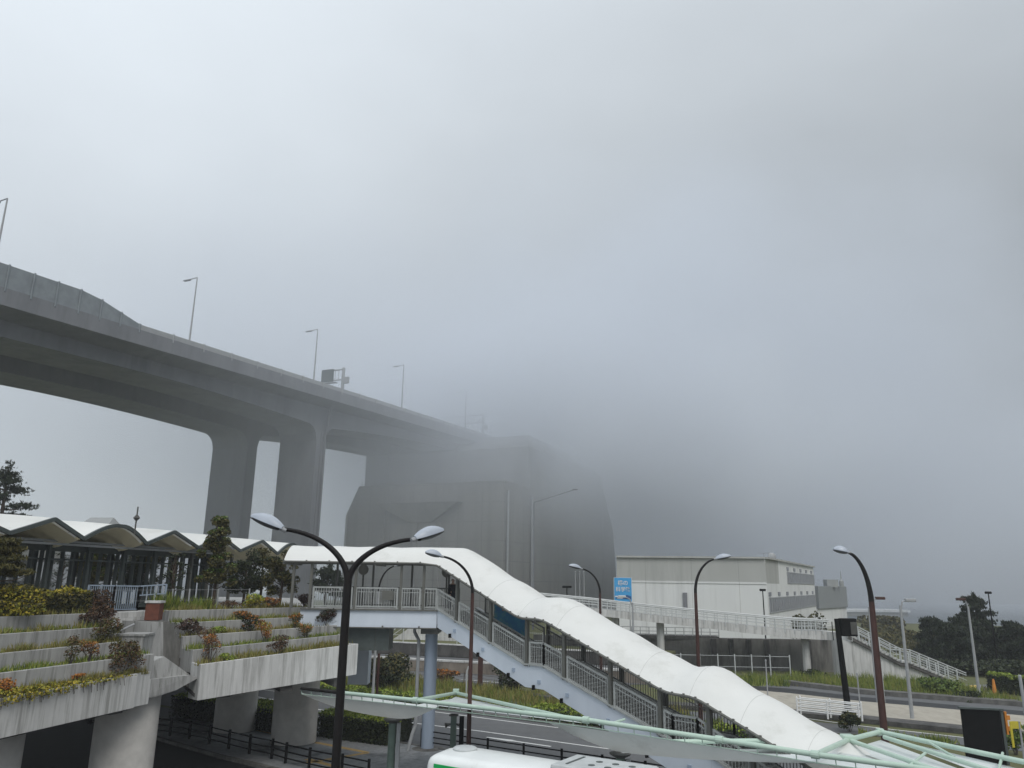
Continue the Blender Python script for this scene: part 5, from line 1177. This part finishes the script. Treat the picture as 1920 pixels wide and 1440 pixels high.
# clipped hedges
def hedge(label, a, b, w, h, mt, top, n, group='clipped hedges', cat='hedge', lf=.09):
    a, b = Vector(a), Vector(b); d = (b-a); L_ = Vector((d.x, d.y, 0)).length; d = d/L_; nn = Vector((-d.y, d.x, 0)); r = random.Random(sum(map(ord, label)))
    t = thing('hedge', label, cat, tuple(a), group)
    m = MB(); k_ = 12; secs_ = []
    for i in range(k_+1):
        c = a.lerp(b, i/k_); e = .82 if i in (0, k_) else .92+.08*r.random(); hh = h*(.9+.06*r.random())
        secs_.append([c-nn*w/2*e, c-nn*w/2*e*.98+Vector((0, 0, hh*.8)), c-nn*w*.36+Vector((0, 0, hh)), c+nn*w*.36+Vector((0, 0, hh)), c+nn*w/2*e+Vector((0, 0, hh*.8)), c+nn*w/2*e])
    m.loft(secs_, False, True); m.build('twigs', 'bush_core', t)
    mm = MB(); tp = MB()
    for _ in range(n):
        f = r.uniform(-.01, 1.01); s = r.random(); c = a.lerp(b, f); bump = .07*math.sin(f*L_*2.1)+.05*math.sin(f*L_*5.3+1)
        if s < .58:
            o = r.uniform(-.5, .5); p = c+nn*w*o+Vector((0, 0, h*(1-.10*abs(2*o)**3)+bump+r.gauss(0, .05))); tp.leaf(p, lf*(.6+.8*r.random()), r, 1.5, .4)
        else:
            z = h*r.random(); o = (-1 if r.random() < .75 else 1)*(.5+r.gauss(0, .03)); p = c+nn*w*o+Vector((0, 0, z)); mm.leaf(p, lf*(.6+.8*r.random()), r, 1.5, .2)
            if r.random() < .12: p = (a if r.random() < .5 else b)+nn*w*r.uniform(-.5, .5)+Vector((0, 0, z)); mm.leaf(p, lf, r, 1.5)
    mm.build('side_foliage', mt, t, smooth='leaf'); tp.build('top_foliage', top, t, smooth='leaf')
h0, h1 = onterr(PLf, 0, -30, 1.0), onterr(PLf, 0, 152, 1.0)
hedge('long yellow-green hedge along the top of the left planters', h0, h1, 1.0, .95, 'leaf_olive', 'leaf_gold', 3600)
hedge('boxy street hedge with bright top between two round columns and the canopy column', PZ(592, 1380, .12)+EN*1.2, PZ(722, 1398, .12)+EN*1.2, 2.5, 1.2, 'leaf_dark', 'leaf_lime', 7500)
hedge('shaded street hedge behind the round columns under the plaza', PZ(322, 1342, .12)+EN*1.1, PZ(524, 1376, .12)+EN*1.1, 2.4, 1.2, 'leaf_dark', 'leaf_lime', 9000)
hedge('low green hedge strip on the verge behind the blue column', TN(-48, 46.0, .02), TN(-34, 46.0, .02), 1.7, .55, 'leaf_green', 'leaf_lime', 4200, lf=.12)
hedge('low green hedge strip on the verge under the stair', TN(-27.5, 46.3, .02), TN(-11, 46.3, .02), 2.0, .75, 'leaf_green', 'leaf_lime', 5200, lf=.12)
hedge('clipped bush block behind the tall orange cone', PZ(1872, 1300)+Vector((0, 1, 0)), PZ(1990, 1312)+Vector((0, 1, 0)), 1.6, 1.5, 'leaf_dark', 'leaf_lime', 2600, lf=.12)
VB = 'bushes on the verge'
shrub('round dark-green bush on the verge left of the blue column', PZ(722, 1290), 4.4, 2.6, 'leaf_dark', 2600, .17, 9, VB, top='leaf_olive', open_=.15)
shrub('rusty low bush below the brown retaining wall', PZ(835, 1279), 2.3, 1.1, 'leaf_russet', 800, .14, 7, VB, open_=.1, top='leaf_orange')
shrub('dark bush tucked under the slope of the stair girder', PZ(960, 1296), 3.2, 1.9, 'leaf_dark', 1400, .15, 8, VB, open_=.1)
shrub('dark dome-shaped bush in front of the wall by the signal pole', PY(1532, 1292, 79), 3.8, 2.0, 'leaf_dark', 2000, .16, 9, VB, open_=.05)
shrub('small clipped bush on a stem beside the thick brown lamp', PZ(1593, 1372), 1.25, 1.1, 'leaf_dark', 900, .10, 6, VB, top='leaf_olive', open_=.3)
shrub('green bush by the yellow sign at the right edge', PZ(1905, 1415), 1.6, 1.6, 'leaf_green', 900, .10, 7, VB, open_=.15)
shrub('low dark bush on the grassy slope below the stair foot', PZ(1820, 1313), 2.8, .8, 'leaf_dark', 900, .14, 7, VB, open_=.1)
shrub('rounded green bush in the grass below the open stair', PZ(1760, 1303), 3.6, 1.4, 'leaf_green', 1400, .15, 8, VB, open_=.05)
shrub('mottled bush behind the ramp handrail before the museum side', Vector((PY(1512, 1166, 96).x, 96, 0)), 4.6, 5.5, 'leaf_dark', 900, .22, 8, VB, open_=.6, top='leaf_olive')
# trees -----------------------------------------------------------------
def broad_tree(label, base, h, w, mt, n, leaf, shape='round', group='small trees by the pavilion', top=None):
    r = random.Random(sum(map(ord, label))); b = Vector(base); t = thing('tree', label, 'tree', tuple(b), group)
    m = MB(); m.tube([b, b+Vector((.05, 0, h*.35)), b+Vector((0, .03, h*.7)), b+Vector((.03, 0, h*.95))], [.09, .075, .045, .015], 8); tr_ = m.build('trunk', 'bark', t); blobs = []
    m = MB()
    for k in range(22):
        f = .22+.75*r.random(); a = r.random()*2*pi
        rad = w/2*((1-f)**.7*1.25 if shape == 'cone' else (1.0-.55*abs(f-.55)/.45))*(.5+.5*r.random())
        s_ = b+Vector((0, 0, h*f*.85)); e = b+Vector((math.cos(a)*rad, math.sin(a)*rad, h*min(.98, f+.06)))
        m.tube([s_, s_.lerp(e, .5)+Vector((0, 0, .05)), e], [.028, .018, .008], 5)
        q = w*(.13 if shape == 'cone' else .17)*(.7+.6*r.random()); blobs.append((e, (q, q, q*.75)))
    if shape == 'cone': blobs.append((b+Vector((0, 0, h*.93)), (w*.12, w*.12, h*.07))); blobs += [(b+Vector((0, 0, h*f)), (w*.34*(1-f)+.1,)*2+(h*.09,)) for f in (.35, .5, .65, .8)]
    m.build('branches', 'bark', t); leafmesh('crown', mt, t, blobs, n, leaf, r, shell=.2, extra=(top, [(c+Vector((0, 0, q[2]*.6)), (q[0]*.8, q[1]*.8, q[2]*.5)) for c, q in blobs], n//3) if top else None)
def tree_at(px, ytop, ybase, Y): b = PY(px, ybase, Y); return Vector((b.x, Y, 6.95)), PY(px, ytop, Y).z-6.95
b, h = tree_at(399, 972, 1130, 44); broad_tree('slender conical tree reaching above the zigzag roof', b, h, 2.6, 'leaf_olive', 6500, .09, 'cone', top='leaf_green')
b, h = tree_at(455, 1036, 1135, 47); broad_tree('loose round-crowned tree left of the yellow bush', b, h, 2.7, 'leaf_dark', 4200, .085)
b, h = tree_at(486, 1032, 1135, 48.5); broad_tree('middle round-crowned tree in front of the last zigzag bay', b, h, 2.3, 'leaf_olive', 3600, .085)
b, h = tree_at(524, 1036, 1132, 46); broad_tree('airy pointed tree at the right end, before the footbridge roof', b, h, 2.1, 'leaf_olive', 3800, .08, top='leaf_dark')
b, h = tree_at(318, 1035, 1140, 41); broad_tree('thin dark sapling in front of the pavilion glass', b, h, 1.3, 'leaf_dark', 500, .07)
def pine(label, base, h, w, n, group, lean=0.0, needle=.5, pads=16, low=.3, mt='leaf_pine', rx=None):
    r = random.Random(sum(map(ord, label))); b = Vector(base); t = thing('pine_tree', label, 'pine tree', tuple(b), group)
    top = b+Vector((lean*h, 0, h)); m = MB(); P = [b, b.lerp(top, .3)+Vector((r.uniform(-.3, .3), 0, 0)), b.lerp(top, .65)+Vector((r.uniform(-.35, .35), 0, 0)), top]; R0 = h*.022+.05
    m.tube(P, [R0, R0*.8, R0*.5, R0*.15], 8); m.build('trunk', 'bark', t); m = MB(); blobs = []
    for k in range(pads):
        f = low+(1-low)*(k+.5)/pads; a = k*2.4+r.uniform(-.4, .4); s_ = P[0].lerp(P[3], f*.92)
        rad = w/2*(.55+.6*r.random())*(1.15-.75*max(0, f-.45)/.55)
        e = s_+Vector((math.cos(a)*rad, math.sin(a)*rad, h*.05*r.random()+.1)); m.tube([s_, s_.lerp(e, .55)-Vector((0, 0, .08)), e], [R0*.28, R0*.18, .015], 5)
        for j in range(3):
            c = s_.lerp(e, .55+.25*j)+Vector((r.uniform(-.3, .3), r.uniform(-.3, .3), .1)); blobs.append((c, (w*.12*(.7+.6*r.random()), w*.12*(.7+.6*r.random()), w*.055)))
    blobs.append((top-Vector((0, 0, .25)), (w*.06, w*.06, h*.06))); blobs.append((top-Vector((0, 0, h*.1)), (w*.11, w*.11, h*.05)))
    m.build('branches', 'bark', t)
    mm = MB()
    for _ in range(n):
        c, q = r.choice(blobs); d = Vector((r.gauss(0, .6), r.gauss(0, .6), r.gauss(0, .5))); p = c+Vector((d.x*q[0], d.y*q[1], d.z*q[2]))
        for k in range(4): mm.leaf(p+Vector((r.gauss(0, .06), r.gauss(0, .06), .05)), needle*.17*(.7+.6*r.random()), r, 4.2, -.8)
    mm.build('crown', mt, t, smooth='leaf')
p = PY(6, 985, 62); pine('tall layered pine at the left edge behind the pavilion roof', (p.x-.6, 62, 6.9), PY(10, 876, 62).z-6.9, 5.0, 2600, 'pines at the left edge', .02, .42, 15, .35)
p = PY(8, 1085, 31.5); pine('low dark pine branches in front of the glass kiosk at the left edge', (p.x-.2, 31.5, 6.8), PY(10, 1010, 31.5).z-6.8, 1.6, 1700, 'pines at the left edge', .0, .30, 12, .5, 'leaf_olive')
p = PY(616, 1100, 90); pine('grey-green pine seen between the footbridge posts', (p.x, 90, 0), PY(616, 1060, 90).z, 5.2, 1700, None, 0, .6, 10, .72)
RP = 'coastal pines at the right'
for px, py, Y, w, n, l in ((1766, 1162, 96, 4.6, 2400, 'broad dark pine at the left end of the right-hand pine clump'), (1794, 1172, 90, 4.8, 2600, 'dark pine left of the lamp with the box head'), (1822, 1160, 92, 4.6, 2600, 'dense dark pine just behind the grey box-head lamp pole'), (1847, 1118, 94, 4.6, 2300, 'tallest pointed pine with an open ragged top at the right'), (1884, 1180, 93, 5.2, 2600, 'rounded dark pine right of the tallest one'), (1916, 1170, 92, 4.4, 2200, 'lower pine cut by the right edge of the photo'), (1965, 1180, 95, 7, 1200, 'pine mostly hidden at the right frame edge')):
    p = PY(px, 1285, Y); pine(l, (p.x, Y, 0), PY(px, py, Y).z, w, n, RP, 0, .75, 18, .12)
for px, py, Y, w, l in ((1700, 1192, 112, 6, 'hazy brown-green shrub mass left of the pines, farthest back'), (1742, 1208, 104, 5.5, 'brown-green thicket at the foot of the leftmost pine'), (1785, 1215, 86, 7, 'dark thicket behind the open stair handrail'), (1840, 1222, 84, 7.5, 'dark leafy thicket behind the tactile plate'), (1890, 1225, 85, 7.5, 'dark thicket behind the clipped bush block'), (1930, 1228, 86, 6, 'dark thicket leaving the frame at the right')):
    b = PY(px, 1285, Y); b.z = 0; hh = PY(px, py+24, Y).z; shrub(l, b, w, max(1.5, hh), 'leaf_olive' if Y > 100 else 'leaf_dark', 1700, .24, 10, 'thickets under the pines', 'thicket', .1, None, 'thicket')
for px, py, Y, w, l in ((1650, 1184, 125, 9, 'hazy low brush right beside the top of the open stair'), (1690, 1182, 135, 10, 'hazy low brush between the pale lamp pole and the pines')):
    b = PY(px, 1285, Y); b.z = 0; shrub(l, b, w, max(2.2, PY(px, py, Y).z), 'leaf_olive', 2600, .3, 22, 'thickets under the pines', 'thicket', .05, None, 'thicket')
for px, py, Y, w, h in ((1660, 1192, 175, 9, 5),):
    b = PY(px, 1200, Y); b.z = 0; shrub('pale foggy copse beyond the open stair', b, w, 2.6, 'leaf_olive', 2600, .5, 26, 'thickets under the pines', 'thicket', .1, None, 'thicket')
# grass ------------------------------------------------------------------
def grass(name, label, patches, mt, h, seed):
    r = random.Random(seed); m = MB()
    for (a, b, c, d), n, hs in patches:
        for _ in range(n):
            fx = r.random(); p = a.lerp(b, fx).lerp(d.lerp(c, fx), r.random()); k_ = .5+.5*math.sin(p.x*2.3+p.y*1.1+hs*7)*math.sin(p.y*1.7-p.x*.6)
            if r.random() > .25+.95*k_: continue
            hh = h*hs*(.4+.9*r.random())*(.55+.75*k_); a_ = r.random()*pi; w = .018*hs+.012; s_ = Vector((math.cos(a_)*w, math.sin(a_)*w, 0)); tip = p+Vector((r.gauss(0, .25)*hh, r.gauss(0, .25)*hh, hh)); m.add([p-s_, p+s_, tip], [(0, 1, 2)])
    o = m.build(name, mt, None, smooth='leaf'); o['kind'] = 'stuff'; o['label'] = label; o['category'] = 'grass'
pa = []; pb = []
for P in (PR, PLf):
    for i, (a, b) in enumerate(P):
        d = (b-a).normalized(); e = BKV*.2; d0 = Vector((0, 0, -.08))
        if i: ba, bb = [k+Vector((u_.x-k.x, u_.y-k.y, 0))*.85 for k, u_ in ((a, P[i-1][0]), (b, P[i-1][1]))]
        else: ba, bb = a+BKV*1.5, b+BKV*1.5
        (pa if i % 2 else pb).append(((a+e+d0, b+e+d0, bb+d0, ba+d0), 1500 if i else 2000, .9 if i else 1.0))
        if i in (1, 4): pb.append(((a+e+d0, b+e+d0, bb+d0, ba+d0), 700, 1.1))
        if i == 0 and P is PR: pa.append(((a+e*4+d0, a.lerp(b, .36)+e*4+d0, ba.lerp(bb, .36)+d0, ba+d0), 1100, 2.3))
grass('planter_grass', 'green grass growing in the stepped planters', pa, 'grass_blade', .28, 1)
grass('dry_planter_grass', 'yellowing dry grass growing in the stepped planters', pb, 'grass_dry', .3, 2)
V = lambda px, py, z=0: PZ(px, py, z)
grass('verge_grass', 'long mixed grass on the verge between the roads', [((TN(-52, 47.0), TN(-17, 47.0), TN(-17, 52), TN(-52, 58)), 9000, 1.6), ((V(1610, 1378), V(1800, 1398), V(1800, 1392), V(1610, 1371)), 900, 1)], 'grass_blade', .3, 3)
grass('slope_grass', 'rough grass on the slope below the walls and the open stair', [((V(1330, 1285), V(1480, 1288), V(1480, 1274), V(1330, 1270)), 3000, 1.5), ((V(1470, 1284), V(1640, 1301), V(1640, 1276), V(1470, 1270)), 4500, 1.6), ((V(1640, 1300), V(1930, 1326), V(1800, 1288), V(1640, 1274)), 6000, 1.6)], 'grass_blade', .42, 4)
grass('bank_grass', 'dry grass on the far bank and slope', [((TN(-50, 50), TN(-20, 50), TN(-20, 54), TN(-50, 58)), 6000, 1.8), ((V(1480, 1286), V(1930, 1324), V(1850, 1292), V(1480, 1272)), 3000, 1.5)], 'grass_dry', .36, 6)
# ================================================================== AIR
def volume(name, dens, col, aniso=0.0):
    m = bpy.data.materials.new(name); m.use_nodes = True; nt = m.node_tree; nt.nodes.clear()
    o = nt.nodes.new('ShaderNodeOutputMaterial'); v = nt.nodes.new('ShaderNodeVolumePrincipled'); v.inputs['Density'].default_value = dens; v.inputs['Color'].default_value = (*col, 1); v.inputs['Anisotropy'].default_value = aniso
    nt.links.new(v.outputs[0], o.inputs['Volume']); return m
hz_ = MB().box(((GX0+GX1)/2, (GY0+GY1)/2, 30), (GX1-GX0+20, GY1-GY0+20, 64)).build('haze', volume('haze_air', HAZE, HAZEC))
tag(hz_, 'thin sea haze filling the whole place', 'haze', kind='stuff')
def bank(c, rad, dens, nscale, label, FOGC):
    """a fog bank whose density falls off softly from its middle"""
    bm = bmesh.new(); bmesh.ops.create_icosphere(bm, subdivisions=3, radius=1.0)
    for v in bm.verts: v.co = Vector((v.co.x*rad[0], v.co.y*rad[1], v.co.z*rad[2]))
    m = volume('fog_air', dens, FOGC); nt = m.node_tree; N = nt.nodes; L = nt.links; v = [n for n in N if n.type == 'PRINCIPLED_VOLUME'][0]
    tc = N.new('ShaderNodeTexCoord'); mp = N.new('ShaderNodeMapping'); mp.vector_type = 'POINT'; mp.inputs['Scale'].default_value = tuple(1/x for x in rad); L.new(tc.outputs['Object'], mp.inputs[0])
    ln = N.new('ShaderNodeVectorMath'); ln.operation = 'LENGTH'; L.new(mp.outputs[0], ln.inputs[0])
    nz = N.new('ShaderNodeTexNoise'); nz.inputs['Scale'].default_value = nscale; nz.inputs['Detail'].default_value = 5; L.new(tc.outputs['Object'], nz.inputs['Vector'])
    ad = N.new('ShaderNodeMath'); ad.operation = 'MULTIPLY_ADD'; L.new(nz.outputs['Fac'], ad.inputs[0]); ad.inputs[1].default_value = NAMP; L.new(ln.outputs['Value'], ad.inputs[2])
    mr = N.new('ShaderNodeMapRange'); mr.interpolation_type = 'SMOOTHSTEP'; mr.inputs['From Min'].default_value = 1.2; mr.inputs['From Max'].default_value = .45; mr.inputs['To Min'].default_value = 0; mr.inputs['To Max'].default_value = dens; L.new(ad.outputs[0], mr.inputs['Value']); L.new(mr.outputs[0], v.inputs['Density'])
    me = bpy.data.meshes.new('haze'); bm.to_mesh(me); bm.free(); me.materials.append(m)
    o = bpy.data.objects.new('haze', me); C.objects.link(o); o.location = c; tag(o, label, 'haze', kind='stuff')
for b in BANKS: bank(*b)
# ================================================================== SKY, SUN, CAMERA
w = bpy.data.worlds.new('World'); bpy.context.scene.world = w; w.use_nodes = True; nt = w.node_tree; N = nt.nodes; L = nt.links; N.clear()
ow = N.new('ShaderNodeOutputWorld'); bg = N.new('ShaderNodeBackground'); L.new(bg.outputs[0], ow.inputs[0]); bg.inputs['Strength'].default_value = .10
SUN_EL, SUN_AZ = math.radians(48), math.radians(155)
sk = N.new('ShaderNodeTexSky'); sk.sky_type = 'NISHITA'; sk.sun_disc = False; sk.sun_elevation = SUN_EL; sk.sun_rotation = SUN_AZ
tc = N.new('ShaderNodeTexCoord'); sp = N.new('ShaderNodeSeparateXYZ'); L.new(tc.outputs['Generated'], sp.inputs[0])
def math_(op, a, b=None, c=None):
    n = N.new('ShaderNodeMath'); n.operation = op
    for i, v in enumerate((a, b, c)):
        if v is None: continue
        if hasattr(v, 'is_linked') or hasattr(v, 'links'): L.new(v, n.inputs[i])
        else: n.inputs[i].default_value = v
    return n.outputs[0]
nz = N.new('ShaderNodeTexNoise'); nz.inputs['Scale'].default_value = 1.7; nz.inputs['Detail'].default_value = 4; nz.inputs['Roughness'].default_value = .5; mp = N.new('ShaderNodeMapping'); mp.inputs['Scale'].default_value = (1, 1, 1.8); mp.inputs['Location'].default_value = SKY['loc']; L.new(tc.outputs['Generated'], mp.inputs[0]); L.new(mp.outputs[0], nz.inputs['Vector'])
# cloud brightness: brighter overhead, behind and to the left, darker towards the right and ahead
el = math_('MAXIMUM', sp.outputs['Z'], 0.0)
br_ = math_('MULTIPLY_ADD', el, SKY['el'], SKY['base'])
br_ = math_('MULTIPLY_ADD', sp.outputs['X'], SKY['x'], br_)
br_ = math_('MULTIPLY_ADD', sp.outputs['Y'], SKY['y'], br_)
br_ = math_('MULTIPLY_ADD', math_('SUBTRACT', nz.outputs['Fac'], .5), SKY['noise'], br_)
br_ = math_('MAXIMUM', br_, .12)
cl = N.new('ShaderNodeMix'); cl.data_type = 'RGBA'; cl.blend_type = 'MULTIPLY'; cl.inputs['Factor'].default_value = 1.0; cl.inputs['A'].default_value = (*SKY['tint'], 1)
cb = N.new('ShaderNodeCombineXYZ')
for i in range(3): L.new(math_('MULTIPLY', br_, 10.0), cb.inputs[i])
L.new(cb.outputs[0], cl.inputs['B'])
mxw = N.new('ShaderNodeMix'); mxw.data_type = 'RGBA'; mxw.inputs['Factor'].default_value = .93; L.new(sk.outputs[0], mxw.inputs['A']); L.new(cl.outputs['Result'], mxw.inputs['B']); L.new(mxw.outputs['Result'], bg.inputs['Color'])
sl = bpy.data.lights.new('sun', 'SUN'); sl.energy = SUNE; sl.angle = math.radians(30); sl.color = (1, .96, .9); so = bpy.data.objects.new('sun', sl); C.objects.link(so)
sd_ = Vector((math.sin(SUN_AZ)*math.cos(SUN_EL), math.cos(SUN_AZ)*math.cos(SUN_EL), math.sin(SUN_EL))); so.rotation_euler = sd_.to_track_quat('Z', 'Y').to_euler(); so.location = sd_*300
cd = bpy.data.cameras.new('camera'); cam = bpy.data.objects.new('camera', cd); C.objects.link(cam); cd.sensor_width = 36; cd.lens = FPX/1920*36; cd.clip_start = .1; cd.clip_end = 3000
cam.matrix_world = Matrix.Translation(EYEV) @ RC.to_4x4(); sc = bpy.context.scene; sc.camera = cam
sc.view_settings.view_transform = 'Standard'; sc.view_settings.look = 'None'; sc.view_settings.exposure = EXPO; sc.view_settings.gamma = 1
sc.render.engine = 'CYCLES'; sc.cycles.use_denoising = True
try: sc.cycles.denoiser = 'OPENIMAGEDENOISE'
except Exception: pass
sc.cycles.max_bounces = 6; sc.cycles.diffuse_bounces = 3; sc.cycles.volume_bounces = 3; sc.cycles.transparent_max_bounces = 12
for o in bpy.data.objects:
    if '_w' in o: del o['_w']
